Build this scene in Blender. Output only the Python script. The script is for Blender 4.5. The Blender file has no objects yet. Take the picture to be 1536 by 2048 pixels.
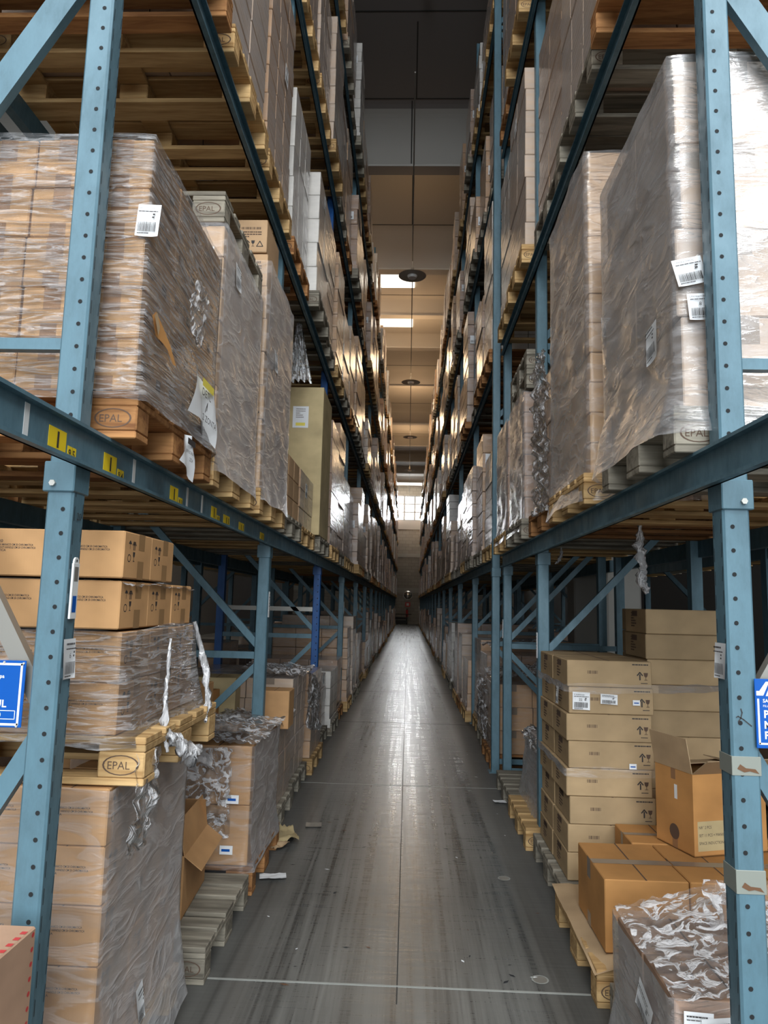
import bpy, bmesh, math, random
from mathutils import Matrix, Vector, noise
random.seed(7)
SC = bpy.context.scene
COL = SC.collection
PI = math.pi
# ------------------------------------------------------------------ camera
cam_d = bpy.data.cameras.new('camera'); cam = bpy.data.objects.new('camera', cam_d); COL.objects.link(cam)
cam_d.sensor_fit = 'VERTICAL'; cam_d.sensor_height = 36.0; cam_d.sensor_width = 27.0
cam_d.lens = 1412.0 / 2048 * 36
cam_d.clip_start = 0.05; cam_d.clip_end = 200
cx = Vector((0.99915643, 0.03333964, 0.02397696)); cy = Vector((-0.01948228, -0.12914726, 0.99143403)); cz = Vector((0.03615062, -0.99106481, -0.12838878))
M = Matrix(((cx.x, cy.x, cz.x, 0), (cx.y, cy.y, cz.y, 0), (cx.z, cy.z, cz.z, 1.56), (0, 0, 0, 1)))
cam.matrix_world = M
SC.camera = cam
# ------------------------------------------------------------------ view, world, lights
SC.view_settings.view_transform = 'Standard'; SC.view_settings.look = 'None'
SC.view_settings.exposure = 0.42; SC.view_settings.gamma = 1.0; SC.view_settings.use_curve_mapping = False
SC.cycles.use_denoising = True
SC.cycles.max_bounces = 7; SC.cycles.diffuse_bounces = 4; SC.cycles.glossy_bounces = 3; SC.cycles.transparent_max_bounces = 10; SC.cycles.transmission_bounces = 2
SC.cycles.sample_clamp_indirect = 6.0; SC.cycles.caustics_reflective = False; SC.cycles.caustics_refractive = False
SC.cycles.use_adaptive_sampling = True; SC.cycles.adaptive_threshold = 0.02
world = bpy.data.worlds.new('world'); SC.world = world; world.use_nodes = True
world.node_tree.nodes['Background'].inputs[0].default_value = (0.80, 0.90, 1.0, 1)
world.node_tree.nodes['Background'].inputs[1].default_value = 1.0

def area(name, loc, size, size_y, power, color, target):
    l = bpy.data.lights.new(name, 'AREA'); l.shape = 'RECTANGLE'; l.size = size; l.size_y = size_y; l.energy = power; l.color = color
    o = bpy.data.objects.new(name, l); COL.objects.link(o); o.location = loc
    o.rotation_euler = (Vector(target) - Vector(loc)).to_track_quat('-Z', 'Y').to_euler()
    return o
# daylight through the loading bay behind the camera and the roof skylights
area('loading_bay_daylight', (0.3, -9.4, 3.6), 7.5, 5.5, 760, (0.90, 0.96, 1.0), (0.0, 6, 2.2))
area('skylight_daylight_front', (1.5, -3.2, 10.75), 13, 2.4, 1050, (0.93, 0.97, 1.0), (0.3, 1.5, 0))
area('skylight_daylight_middle', (-4.6, 19.4, 10.8), 9.0, 0.9, 330, (1.0, 0.90, 0.76), (-3.4, 19.4, 0))
area('skylight_daylight_far', (-4.6, 22.5, 10.8), 9.0, 0.8, 230, (1.0, 0.90, 0.76), (-3.4, 23.2, 0))
area('added_front_light', (0.5, -9.5, 8.9), 13, 1.9, 700, (0.92, 0.96, 1.0), (0.0, 9, 7.6))  # added light to brighten the roof haunches and upper load fronts
area('window_daylight', (0.0, 55.78, 9.12), 5.7, 1.94, 950, (0.94, 0.98, 1.0), (0, 20, 9.12))

# ------------------------------------------------------------------ materials
MATS = {}
def new_mat(name):
    m = bpy.data.materials.new(name); m.use_nodes = True; MATS[name] = m
    nt = m.node_tree; b = nt.nodes['Principled BSDF']
    return m, nt, b
def N(nt, t, **kw):
    n = nt.nodes.new(t)
    for k, v in kw.items():
        if k in n.inputs: n.inputs[k].default_value = v
        else: setattr(n, k, v)
    return n
def ramp(nt, src, stops):
    r = N(nt, 'ShaderNodeValToRGB'); e = r.color_ramp.elements
    while len(e) > 1: e.remove(e[0])
    e[0].position = stops[0][0]; e[0].color = stops[0][1]
    for p, c in stops[1:]:
        x = e.new(p); x.color = c
    nt.links.new(src, r.inputs[0]); return r
def g(v): return (v, v, v, 1)
def obj_coords(nt, scale):
    tc = N(nt, 'ShaderNodeTexCoord'); mp = N(nt, 'ShaderNodeMapping'); mp.inputs['Scale'].default_value = scale
    nt.links.new(tc.outputs['Object'], mp.inputs[0]); return mp
def plain(name, color, rough=0.6, metal=0.0, emit=0.0):
    m, nt, b = new_mat(name)
    b.inputs['Base Color'].default_value = (*color, 1); b.inputs['Roughness'].default_value = rough; b.inputs['Metallic'].default_value = metal
    if emit: b.inputs['Emission Color'].default_value = (*color, 1); b.inputs['Emission Strength'].default_value = emit
    return m
def cardboard(name, color, wrapped=0.0, vary=0.16):
    m, nt, b = new_mat(name)
    mp = obj_coords(nt, (2.2, 2.2, 3.0)); no = N(nt, 'ShaderNodeTexNoise', Scale=2.0, Detail=3.0)
    nt.links.new(mp.outputs[0], no.inputs[0])
    oi = N(nt, 'ShaderNodeObjectInfo')
    r = ramp(nt, no.outputs[0], [(0.3, (*[c * (1 - vary) for c in color], 1)), (0.7, (*[min(1, c * (1 + vary)) for c in color], 1))])
    hs = N(nt, 'ShaderNodeHueSaturation'); nt.links.new(r.outputs[0], hs.inputs['Color'])
    mr = N(nt, 'ShaderNodeMapRange'); mr.inputs['To Min'].default_value = 0.86; mr.inputs['To Max'].default_value = 1.1
    nt.links.new(oi.outputs['Random'], mr.inputs[0]); nt.links.new(mr.outputs[0], hs.inputs['Value'])
    col = hs.outputs[0]
    mp2 = obj_coords(nt, (130, 130, 2)); fl = N(nt, 'ShaderNodeTexNoise', Scale=1.0, Detail=1.0); nt.links.new(mp2.outputs[0], fl.inputs[0])
    bu = N(nt, 'ShaderNodeBump', Strength=0.12, Distance=0.002); nt.links.new(fl.outputs[0], bu.inputs['Height'])
    nt.links.new(bu.outputs[0], b.inputs['Normal'])
    b.inputs['Roughness'].default_value = 0.72; b.inputs['Specular IOR Level'].default_value = 0.25
    if wrapped:   # cling film drawn tight over the board: hazy and glossy
        mp3 = obj_coords(nt, (1.5, 1.5, 9)); wr = N(nt, 'ShaderNodeTexNoise', Scale=2.2, Detail=5.0, Roughness=0.62, Distortion=1.2)
        nt.links.new(mp3.outputs[0], wr.inputs[0])
        hz0 = ramp(nt, wr.outputs[0], [(0.35, g(0.06 * wrapped)), (0.70, g(0.45 * wrapped))])
        lw = N(nt, 'ShaderNodeLayerWeight', Blend=0.5); pw = N(nt, 'ShaderNodeMath', operation='POWER'); pw.inputs[1].default_value = 1.5; nt.links.new(lw.outputs['Facing'], pw.inputs[0])
        hz = N(nt, 'ShaderNodeMath', operation='MULTIPLY_ADD'); hz.inputs[1].default_value = 0.55; hz.use_clamp = True; nt.links.new(pw.outputs[0], hz.inputs[0]); nt.links.new(hz0.outputs[0], hz.inputs[2])
        mx = N(nt, 'ShaderNodeMix', data_type='RGBA'); mx.inputs['B'].default_value = (0.33, 0.33, 0.34, 1)
        nt.links.new(hz.outputs[0], mx.inputs[0]); nt.links.new(col, mx.inputs[6]); mx.inputs[7].default_value = (0.46, 0.45, 0.46, 1)
        col = mx.outputs[2]
        b2 = N(nt, 'ShaderNodeBump', Strength=0.8, Distance=0.010); nt.links.new(wr.outputs[0], b2.inputs['Height'])
        b.inputs['Coat Weight'].default_value = 1.0; b.inputs['Coat Roughness'].default_value = 0.14; b.inputs['Coat IOR'].default_value = 1.5
        nt.links.new(b2.outputs[0], b.inputs['Coat Normal'])
    nt.links.new(col, b.inputs['Base Color'])
    return m
def wood(name, c1, c2):
    m, nt, b = new_mat(name)
    mp = obj_coords(nt, (1.2, 14, 14)); no = N(nt, 'ShaderNodeTexNoise', Scale=2.2, Detail=4.0, Roughness=0.6, Distortion=0.6)
    nt.links.new(mp.outputs[0], no.inputs[0])
    r = ramp(nt, no.outputs[0], [(0.3, (*c1, 1)), (0.62, (*c2, 1))])
    oi = N(nt, 'ShaderNodeObjectInfo'); hs = N(nt, 'ShaderNodeHueSaturation'); mr = N(nt, 'ShaderNodeMapRange')
    mr.inputs['To Min'].default_value = 0.72; mr.inputs['To Max'].default_value = 1.12
    nt.links.new(oi.outputs['Random'], mr.inputs[0]); nt.links.new(mr.outputs[0], hs.inputs['Value']); nt.links.new(r.outputs[0], hs.inputs['Color'])
    nt.links.new(hs.outputs[0], b.inputs['Base Color'])
    bu = N(nt, 'ShaderNodeBump', Strength=0.35, Distance=0.004); nt.links.new(no.outputs[0], bu.inputs['Height']); nt.links.new(bu.outputs[0], b.inputs['Normal'])
    b.inputs['Roughness'].default_value = 0.8; b.inputs['Specular IOR Level'].default_value = 0.2
    return m
def paint(name, color, rough=0.42):
    m, nt, b = new_mat(name)
    mp = obj_coords(nt, (4, 4, 1.6)); no = N(nt, 'ShaderNodeTexNoise', Scale=3.0, Detail=5.0, Roughness=0.7); nt.links.new(mp.outputs[0], no.inputs[0])
    r = ramp(nt, no.outputs[0], [(0.28, (*[c * 0.72 for c in color], 1)), (0.55, (*color, 1)), (0.78, (*[min(1, c * 1.12 + 0.01) for c in color], 1))])
    nt.links.new(r.outputs[0], b.inputs['Base Color']); b.inputs['Roughness'].default_value = rough
    rr = ramp(nt, no.outputs[0], [(0.3, g(rough + 0.2)), (0.7, g(rough - 0.08))]); nt.links.new(rr.outputs[0], b.inputs['Roughness'])
    return m
def film(name, base=0.01, haze=0.16, rough=0.13, bump=0.9, scale=(1.4, 1.4, 16), rot=0.12, crease=0.26):
    m, nt, b = new_mat(name)
    tc = N(nt, 'ShaderNodeTexCoord'); mp = N(nt, 'ShaderNodeMapping'); mp.inputs['Scale'].default_value = scale; mp.inputs['Rotation'].default_value = (rot, rot * 0.6, 0)
    nt.links.new(tc.outputs['Object'], mp.inputs[0])
    wr = N(nt, 'ShaderNodeTexNoise', Scale=2.6, Detail=5.0, Roughness=0.62, Distortion=1.4); nt.links.new(mp.outputs[0], wr.inputs[0])
    fi = N(nt, 'ShaderNodeTexNoise', Scale=14.0, Detail=3.0, Roughness=0.6, Distortion=0.8); nt.links.new(mp.outputs[0], fi.inputs[0])
    ad = N(nt, 'ShaderNodeMath', operation='ADD'); nt.links.new(wr.outputs[0], ad.inputs[0])
    mu = N(nt, 'ShaderNodeMath', operation='MULTIPLY'); mu.inputs[1].default_value = 0.35; nt.links.new(fi.outputs[0], mu.inputs[0]); nt.links.new(mu.outputs[0], ad.inputs[1])
    cr = N(nt, 'ShaderNodeTexNoise', Scale=3.2 if crease < 0.5 else 1.6, Detail=6.0, Roughness=0.72, Distortion=1.0); cr.noise_type = 'RIDGED_MULTIFRACTAL'; cr.inputs['Offset'].default_value = 0.85; cr.inputs['Gain'].default_value = 1.6
    nt.links.new(mp.outputs[0], cr.inputs[0])
    cm = N(nt, 'ShaderNodeMath', operation='MULTIPLY'); cm.inputs[1].default_value = 0.9; nt.links.new(cr.outputs[0], cm.inputs[0])
    ad2 = N(nt, 'ShaderNodeMath', operation='ADD'); nt.links.new(ad.outputs[0], ad2.inputs[0]); nt.links.new(cm.outputs[0], ad2.inputs[1])
    bu = N(nt, 'ShaderNodeBump', Strength=bump, Distance=0.005); nt.links.new(ad2.outputs[0], bu.inputs['Height'])
    hz1 = ramp(nt, wr.outputs[0], [(0.42, g(base)), (0.75, g(base + 0.10))])
    hc = ramp(nt, cr.outputs[0], [(0.74 if crease < 0.5 else 0.88, g(0.0)), (1.0, g(crease))])
    hz = N(nt, 'ShaderNodeMath', operation='ADD'); nt.links.new(hz1.outputs[0], hz.inputs[0]); nt.links.new(hc.outputs[0], hz.inputs[1])
    lw = N(nt, 'ShaderNodeLayerWeight', Blend=0.5)
    pw = N(nt, 'ShaderNodeMath', operation='POWER'); pw.inputs[1].default_value = 1.5; nt.links.new(lw.outputs['Facing'], pw.inputs[0])
    mz = N(nt, 'ShaderNodeMath', operation='MULTIPLY_ADD'); mz.inputs[1].default_value = haze; mz.use_clamp = True; nt.links.new(pw.outputs[0], mz.inputs[0]); nt.links.new(hz.outputs[0], mz.inputs[2])
    b.inputs['Base Color'].default_value = (0.80, 0.80, 0.82, 1); b.inputs['Roughness'].default_value = 0.4; nt.links.new(bu.outputs[0], b.inputs['Normal'])
    tr = N(nt, 'ShaderNodeBsdfTransparent'); mix = N(nt, 'ShaderNodeMixShader'); nt.links.new(mz.outputs[0], mix.inputs[0]); nt.links.new(tr.outputs[0], mix.inputs[1]); nt.links.new(b.outputs[0], mix.inputs[2])
    gl = N(nt, 'ShaderNodeBsdfGlossy'); gl.inputs['Roughness'].default_value = rough; nt.links.new(bu.outputs[0], gl.inputs['Normal'])
    fr = N(nt, 'ShaderNodeFresnel', IOR=1.55); nt.links.new(bu.outputs[0], fr.inputs['Normal'])
    fm = N(nt, 'ShaderNodeMath', operation='MULTIPLY'); fm.inputs[1].default_value = 0.8 if rough < 0.2 else 0.5; fm.use_clamp = True; nt.links.new(fr.outputs[0], fm.inputs[0])
    mix2 = N(nt, 'ShaderNodeMixShader'); nt.links.new(fm.outputs[0], mix2.inputs[0]); nt.links.new(mix.outputs[0], mix2.inputs[1]); nt.links.new(gl.outputs[0], mix2.inputs[2])
    nt.links.new(mix2.outputs[0], nt.nodes['Material Output'].inputs[0])
    return m

CB = cardboard('cardboard_tan', (0.50, 0.285, 0.13))
CBW = cardboard('cardboard_pale', (0.52, 0.34, 0.195))
CBO = cardboard('cardboard_orange', (0.50, 0.25, 0.085))
CBG = cardboard('cardboard_khaki', (0.40, 0.285, 0.16))
CBP = cardboard('cardboard_pinkish', (0.44, 0.28, 0.19))
CBY = cardboard('cardboard_beige', (0.50, 0.40, 0.22))
CBIN = cardboard('cardboard_inside', (0.42, 0.30, 0.18))
WR1 = cardboard('wrapped_cardboard_tan', (0.46, 0.27, 0.135), wrapped=0.6)
WR2 = cardboard('wrapped_cardboard_pale', (0.50, 0.36, 0.25), wrapped=0.8)
WR3 = cardboard('wrapped_cardboard_brown', (0.34, 0.21, 0.13), wrapped=0.7)
WR4 = cardboard('wrapped_white_and_glare_cartons', (0.68, 0.65, 0.60), wrapped=0.8)  # the white also stands in for skylight glare on wrapped fronts
TAPE = plain('packing_tape', (0.30, 0.16, 0.08), 0.28)
TAPEB = plain('brown_tape', (0.33, 0.19, 0.085), 0.25)
TAPEC = plain('clear_tape', (0.24, 0.19, 0.15), 0.2)
INK = plain('printing_ink', (0.035, 0.03, 0.03), 0.7)
INKS = plain('faded_ink', (0.10, 0.06, 0.04), 0.8)
PAPER = plain('label_paper', (0.78, 0.80, 0.82), 0.6)
WHITE = plain('white_plastic', (0.72, 0.74, 0.74), 0.4)
YEL = plain('yellow_sticker', (0.85, 0.62, 0.02), 0.45)
YELL = plain('yellow_print', (0.80, 0.68, 0.10), 0.6)
WOODY = wood('pine_wood', (0.36, 0.21, 0.085), (0.62, 0.42, 0.20))
WOODG = wood('weathered_wood', (0.14, 0.125, 0.10), (0.33, 0.30, 0.24))
WOODR = wood('reddish_wood', (0.20, 0.085, 0.035), (0.46, 0.23, 0.09))
WOODB = plain('blue_pallet_paint', (0.03, 0.12, 0.20), 0.6)
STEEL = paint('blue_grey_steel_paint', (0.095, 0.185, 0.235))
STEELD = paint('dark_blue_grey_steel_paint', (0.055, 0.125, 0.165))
BLUE = paint('deep_blue_steel_paint', (0.004, 0.075, 0.27))
GALV = plain('galvanised_steel', (0.35, 0.34, 0.31), 0.45, 0.6)
BOLT = plain('zinc_bolt', (0.62, 0.62, 0.58), 0.35, 0.3)
HOLE = plain('hole_shadow', (0.012, 0.014, 0.016), 0.9)
SIGN = plain('sign_blue', (0.0, 0.085, 0.40), 0.35)
SIGNW = plain('sign_white', (0.82, 0.85, 0.88), 0.4)
FILM = film('stretch_film'); FILMH = film('stretch_film_hazy', base=0.03, haze=0.58, rough=0.26, bump=0.45, scale=(0.9, 1.3, 4), rot=0.6, crease=0.10)
FILMC = film('crumpled_film', base=0.015, haze=0.18, rough=0.09, bump=1.0, scale=(6, 9, 5), rot=0.7, crease=0.6)
FILMT = film('twisted_film', base=0.42, haze=0.3, rough=0.14, bump=1.0, scale=(16, 16, 5), rot=0.1, crease=0.6)
RED = plain('red_marking_tape', (0.55, 0.05, 0.05), 0.5)
BLACK = plain('black_rubber', (0.015, 0.015, 0.016), 0.6)
RUST = plain('rust', (0.14, 0.07, 0.035), 0.9)
BROWNT = plain('old_clear_tape', (0.25, 0.27, 0.24), 0.3)
CHROME = plain('mirror_glass', (0.75, 0.75, 0.72), 0.06, 1.0)

# ------------------------------------------------------------------ mesh builder
class MB:
    def __init__(s): s.v = []; s.f = []; s.m = []; s.mats = []; s.smooth = []
    def mi(s, m):
        if m not in s.mats: s.mats.append(m)
        return s.mats.index(m)
    def add(s, vs, fs, mat, mtx=None, smooth=False):
        o = len(s.v); i = s.mi(mat)
        s.v += [tuple(mtx @ Vector(v)) if mtx else tuple(v) for v in vs]
        for f in fs: s.f.append(tuple(o + k for k in f)); s.m.append(i); s.smooth.append(smooth)
    def box(s, x0, x1, y0, y1, z0, z1, mat, mtx=None, c=0.0):
        if c <= 0:
            vs = [(x, y, z) for x in (x0, x1) for y in (y0, y1) for z in (z0, z1)]
            fs = [(0, 1, 3, 2), (4, 6, 7, 5), (0, 4, 5, 1), (2, 3, 7, 6), (0, 2, 6, 4), (1, 5, 7, 3)]
            s.add(vs, fs, mat, mtx); return
        lo = (x0, y0, z0); hi = (x1, y1, z1); idx = {}; vs = []
        for sx in (0, 1):
            for sy in (0, 1):
                for sz in (0, 1):
                    S = (sx, sy, sz)
                    for a in range(3):
                        p = [(hi[k] - (0 if k == a else c)) if S[k] else (lo[k] + (0 if k == a else c)) for k in range(3)]
                        idx[(S, a)] = len(vs); vs.append(tuple(p))
        fs = []
        for a in range(3):
            b, d = [k for k in range(3) if k != a]
            for sa in (0, 1):
                q = []
                for sb, sd in ((0, 0), (1, 0), (1, 1), (0, 1)):
                    S = [0, 0, 0]; S[a] = sa; S[b] = sb; S[d] = sd; q.append(idx[(tuple(S), a)])
                flip = (sa == 1) ^ (a == 1)
                fs.append(tuple(q if flip else reversed(q)))
            for sb in (0, 1):          # edge faces parallel to axis a between faces b and d
                for sd in (0, 1):
                    S0 = [0, 0, 0]; S0[b] = sb; S0[d] = sd; S1 = list(S0); S1[a] = 1; S0 = tuple(S0); S1 = tuple(S1)
                    q = [idx[(S0, b)], idx[(S1, b)], idx[(S1, d)], idx[(S0, d)]]
                    P = [Vector(vs[k]) for k in q]; nn = (P[1] - P[0]).cross(P[2] - P[0])
                    out = [0, 0, 0]; out[b] = 1 if sb else -1; out[d] = 1 if sd else -1
                    fs.append(tuple(q) if nn.dot(Vector(out)) > 0 else tuple(reversed(q)))
        for sx in (0, 1):
            for sy in (0, 1):
                for sz in (0, 1):
                    S = (sx, sy, sz); q = [idx[(S, 0)], idx[(S, 1)], idx[(S, 2)]]
                    P = [Vector(vs[k]) for k in q]; nn = (P[1] - P[0]).cross(P[2] - P[0])
                    out = Vector([1 if t else -1 for t in S]); fs.append(tuple(q) if nn.dot(out) > 0 else tuple(reversed(q)))
        s.add(vs, fs, mat, mtx)
    def disc(s, cx, cy, r, mat, mtx, n=14, z=0.0):
        s.add([(cx + r * math.cos(2 * PI * k / n), cy + r * math.sin(2 * PI * k / n), z) for k in range(n)], [tuple(range(n))], mat, mtx)
    def ring(s, cx, cy, r, w, mat, mtx, n=20, sx=1.0, z=0.0, a0=0, a1=2 * PI):
        vs = []; 
        for k in range(n + 1):
            a = a0 + (a1 - a0) * k / n
            for rr in (r, r - w): vs.append((cx + sx * rr * math.cos(a), cy + rr * math.sin(a), z))
        s.add(vs, [(2 * k, 2 * k + 1, 2 * k + 3, 2 * k + 2) for k in range(n)], mat, mtx)
    def quad(s, x0, x1, y0, y1, mat, mtx, z=0.0): s.add([(x0, y0, z), (x1, y0, z), (x1, y1, z), (x0, y1, z)], [(0, 1, 2, 3)], mat, mtx)
    def poly(s, pts, mat, mtx, z=0.0): s.add([(x, y, z) for x, y in pts], [tuple(range(len(pts)))], mat, mtx)
    def stroke(s, pts, w, mat, mtx, z=0.0):
        for (x0, y0), (x1, y1) in zip(pts, pts[1:]):
            d = Vector((x1 - x0, y1 - y0)); 
            if d.length < 1e-6: continue
            n = Vector((-d.y, d.x)).normalized() * w / 2; e = d.normalized() * w * 0.3
            s.poly([(x0 + n.x - e.x, y0 + n.y - e.y), (x0 - n.x - e.x, y0 - n.y - e.y), (x1 - n.x + e.x, y1 - n.y + e.y), (x1 + n.x + e.x, y1 + n.y + e.y)], mat, mtx, z)
    def cyl(s, r, z0, z1, mat, mtx=None, n=16, r1=None):
        r1 = r if r1 is None else r1
        vs = [(r * math.cos(2 * PI * k / n), r * math.sin(2 * PI * k / n), z0) for k in range(n)] + [(r1 * math.cos(2 * PI * k / n), r1 * math.sin(2 * PI * k / n), z1) for k in range(n)]
        fs = [(k, (k + 1) % n, n + (k + 1) % n, n + k) for k in range(n)] + [tuple(range(n - 1, -1, -1)), tuple(range(n, 2 * n))]
        s.add(vs, fs, mat, mtx)
    def bar(s, p0, p1, w, h, mat, up=(0, 0, 1)):
        p0 = Vector(p0); p1 = Vector(p1); d = (p1 - p0); L = d.length; d.normalize(); u = Vector(up)
        if abs(d.dot(u)) > 0.99: u = Vector((1, 0, 0))
        a = d.cross(u).normalized(); b = a.cross(d)
        mt = Matrix(((d.x, a.x, b.x, p0.x), (d.y, a.y, b.y, p0.y), (d.z, a.z, b.z, p0.z), (0, 0, 0, 1)))
        s.box(0, L, -w / 2, w / 2, -h / 2, h / 2, mat, mt)
    def tube(s, pts, rad, mat, n=8, jit=0.0, seed=0):
        vs = []; k = len(pts)
        for i, p in enumerate(pts):
            p = Vector(p); d = (Vector(pts[min(i + 1, k - 1)]) - Vector(pts[max(i - 1, 0)])).normalized()
            u = Vector((0, 1, 0)) if abs(d.y) < 0.9 else Vector((1, 0, 0)); a = d.cross(u).normalized(); b = d.cross(a)
            r = rad[i] if isinstance(rad, (list, tuple)) else rad
            for j in range(n):
                t = 2 * PI * j / n + i * 0.35; rr = r * (1 + jit * noise.noise(Vector((seed + j * 1.7, i * 0.6, seed))) * 2)
                vs.append(tuple(p + a * rr * math.cos(t) + b * rr * math.sin(t)))
        fs = [(i * n + j, i * n + (j + 1) % n, (i + 1) * n + (j + 1) % n, (i + 1) * n + j) for i in range(k - 1) for j in range(n)]
        s.add(vs, fs, mat, None, True)
    def text(s, txt, x, y, h, mat, mtx, z=0.0, sx=1.0, bold=0.0, space=1.0):
        vs, fs = glyphs(txt, bold)
        s.add([(x + vx * h * 1.38 * sx, y + vy * h * 1.38, z) for vx, vy in vs], fs, mat, mtx)
    def mesh(s, name):
        me = bpy.data.meshes.new(name); me.from_pydata(s.v, [], s.f)
        for m in s.mats: me.materials.append(m)
        me.polygons.foreach_set('material_index', s.m); me.polygons.foreach_set('use_smooth', s.smooth); me.update()
        return me
    def build(s, name, parent=None, loc=None, rotz=0.0):
        o = bpy.data.objects.new(name, s.mesh(name)); COL.objects.link(o)
        if parent: o.parent = parent
        if loc: o.location = loc
        if rotz: o.rotation_euler = (0, 0, rotz)
        return o
GL = {}
def glyphs(txt, bold=0.0):
    k = (txt, bold)
    if k in GL: return GL[k]
    c = bpy.data.curves.new('lettering', 'FONT'); c.body = txt; c.size = 1.0; c.resolution_u = 2; c.offset = bold; c.fill_mode = 'FRONT' if hasattr(c, 'fill_mode') else c.fill_mode
    o = bpy.data.objects.new('lettering', c); me = o.to_mesh()
    vs = [(v.co.x, v.co.y) for v in me.vertices]; fs = [tuple(p.vertices) for p in me.polygons]
    o.to_mesh_clear(); bpy.data.objects.remove(o); bpy.data.curves.remove(c)
    GL[k] = (vs, fs); return GL[k]

def tag(o, label, cat, group=None, kind=None):
    if label: o['label'] = label
    if cat: o['category'] = cat
    if group: o['group'] = group
    if kind: o['kind'] = kind
    return o
def empty(name, loc, rotz=0.0):
    o = bpy.data.objects.new(name, None); COL.objects.link(o); o.location = loc; o.rotation_euler = (0, 0, rotz); o.empty_display_size = 0.1; return o
def inst(name, me, parent=None, loc=(0, 0, 0), rotz=0.0):
    o = bpy.data.objects.new(name, me); COL.objects.link(o)
    if parent: o.parent = parent
    o.location = loc; o.rotation_euler = (0, 0, rotz); return o
def struct(o): o['kind'] = 'structure'; return o
# face frames: local x,y,normal -> world; the plane of a printed face
def fF(x, y, z): return Matrix(((1, 0, 0, x), (0, 0, -1, y), (0, 1, 0, z), (0, 0, 0, 1)))         # faces -Y (to the camera)
def fR(x, y, z): return Matrix(((0, 0, 1, x), (1, 0, 0, y), (0, 1, 0, z), (0, 0, 0, 1)))          # faces +X
def fL(x, y, z): return Matrix(((0, 0, -1, x), (-1, 0, 0, y), (0, 1, 0, z), (0, 0, 0, 1)))        # faces -X
def fT(x, y, z): return Matrix(((1, 0, 0, x), (0, 1, 0, y), (0, 0, 1, z), (0, 0, 0, 1)))          # faces up
def rot2(mt, a): return mt @ Matrix.Rotation(a, 4, 'Z')

# ------------------------------------------------------------------ printed marks
def barcode(b, x, y, w, h, mat, mt, n=26, seed=1, z=0.0):
    r = random.Random(seed); t = 0.0; u = w / (n * 2.2)
    while t < w - 2.4 * u:
        k = r.choice((1, 1, 2)); b.quad(x + t, x + t + k * u, y, y + h, mat, mt, z); t += (k + r.choice((0.8, 1.2, 1.6))) * u
def arrow_up(b, x, y, s, mat, mt, z=0.0):
    b.quad(x - 0.09 * s, x + 0.09 * s, y, y + 0.75 * s, mat, mt, z)
    b.stroke([(x - 0.33 * s, y + 0.6 * s), (x, y + 0.98 * s), (x + 0.33 * s, y + 0.6 * s)], 0.15 * s, mat, mt, z)
def glass(b, x, y, s, mat, mt, z=0.0):
    b.poly([(x - 0.3 * s, y + s), (x + 0.3 * s, y + s), (x + 0.22 * s, y + 0.55 * s), (x + 0.05 * s, y + 0.4 * s), (x - 0.05 * s, y + 0.4 * s), (x - 0.22 * s, y + 0.55 * s)], mat, mt, z)
    b.quad(x - 0.04 * s, x + 0.04 * s, y + 0.06 * s, y + 0.45 * s, mat, mt, z); b.quad(x - 0.22 * s, x + 0.22 * s, y, y + 0.07 * s, mat, mt, z)
def umbrella(b, x, y, s, mat, mt, z=0.0):
    b.poly([(x - 0.4 * s, y + 0.62 * s), (x - 0.25 * s, y + 0.85 * s), (x, y + s), (x + 0.25 * s, y + 0.85 * s), (x + 0.4 * s, y + 0.62 * s)], mat, mt, z)
    b.quad(x - 0.03 * s, x + 0.03 * s, y + 0.05 * s, y + 0.65 * s, mat, mt, z)
def recycle(b, x, y, s, mat, mt, z=0.0):
    b.stroke([(x - 0.45 * s, y), (x + 0.45 * s, y), (x, y + 0.8 * s), (x - 0.45 * s, y)], 0.12 * s, mat, mt, z)
def lines(b, x, y, w, n, dy, h, mat, mt, seed=0, z=0.0):
    r = random.Random(seed)
    for k in range(n):
        t = 0.0; L = w * (1 if k < 2 else r.uniform(0.35, 0.9))
        while t < L:
            d = r.uniform(0.06, 0.2) * w; b.quad(x + t, x + min(L, t + d), y - k * dy, y - k * dy + h, mat, mt, z); t += d + 0.02 * w

def label_on(name, mt, w, h, parent, style='ship', code='', hand=''):
    """a paper label; mt is the frame of its lower left corner"""
    b = MB(); n = 6; vs = []
    for j in range(n + 1):
        for i in range(n + 1):
            u = i / n; v = j / n; vs.append((u * w, v * h, 0.0015 + 0.006 * (abs(u - 0.5) * 2) ** 3 * (1 - v)))
    b.add(vs, [(j * (n + 1) + i, j * (n + 1) + i + 1, (j + 1) * (n + 1) + i + 1, (j + 1) * (n + 1) + i) for j in range(n) for i in range(n)], PAPER, mt, True)
    z = 0.0082
    if style == 'ship':
        if code: b.text(code, 0.06 * w, 0.83 * h, 0.065 * h, INK, mt, z, sx=min(1.0, 0.85 * w / (len(code) * 0.065 * h * 0.85)))
        else: lines(b, 0.07 * w, 0.85 * h, 0.7 * w, 1, 0.06 * h, 0.05 * h, INK, mt, 3, z)
        lines(b, 0.07 * w, 0.74 * h, 0.85 * w, 1, 0.06 * h, 0.03 * h, INK, mt, 5, z)
        b.quad(0.7 * w, 0.8 * w, 0.64 * h, 0.69 * h, INK, mt, z); b.quad(0.68 * w, 0.78 * w, 0.55 * h, 0.6 * h, INK, mt, z)
        barcode(b, 0.09 * w, 0.13 * h, 0.8 * w, 0.3 * h, INK, mt, 26, 4, z)
        lines(b, 0.09 * w, 0.06 * h, 0.5 * w, 1, 0.05 * h, 0.03 * h, INK, mt, 9, z)
        if hand: b.text(hand, 0.36 * w, 0.52 * h, 0.14 * h, INK, rot2(mt, 0.0), z)
    return b.build(name, parent)

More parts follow.
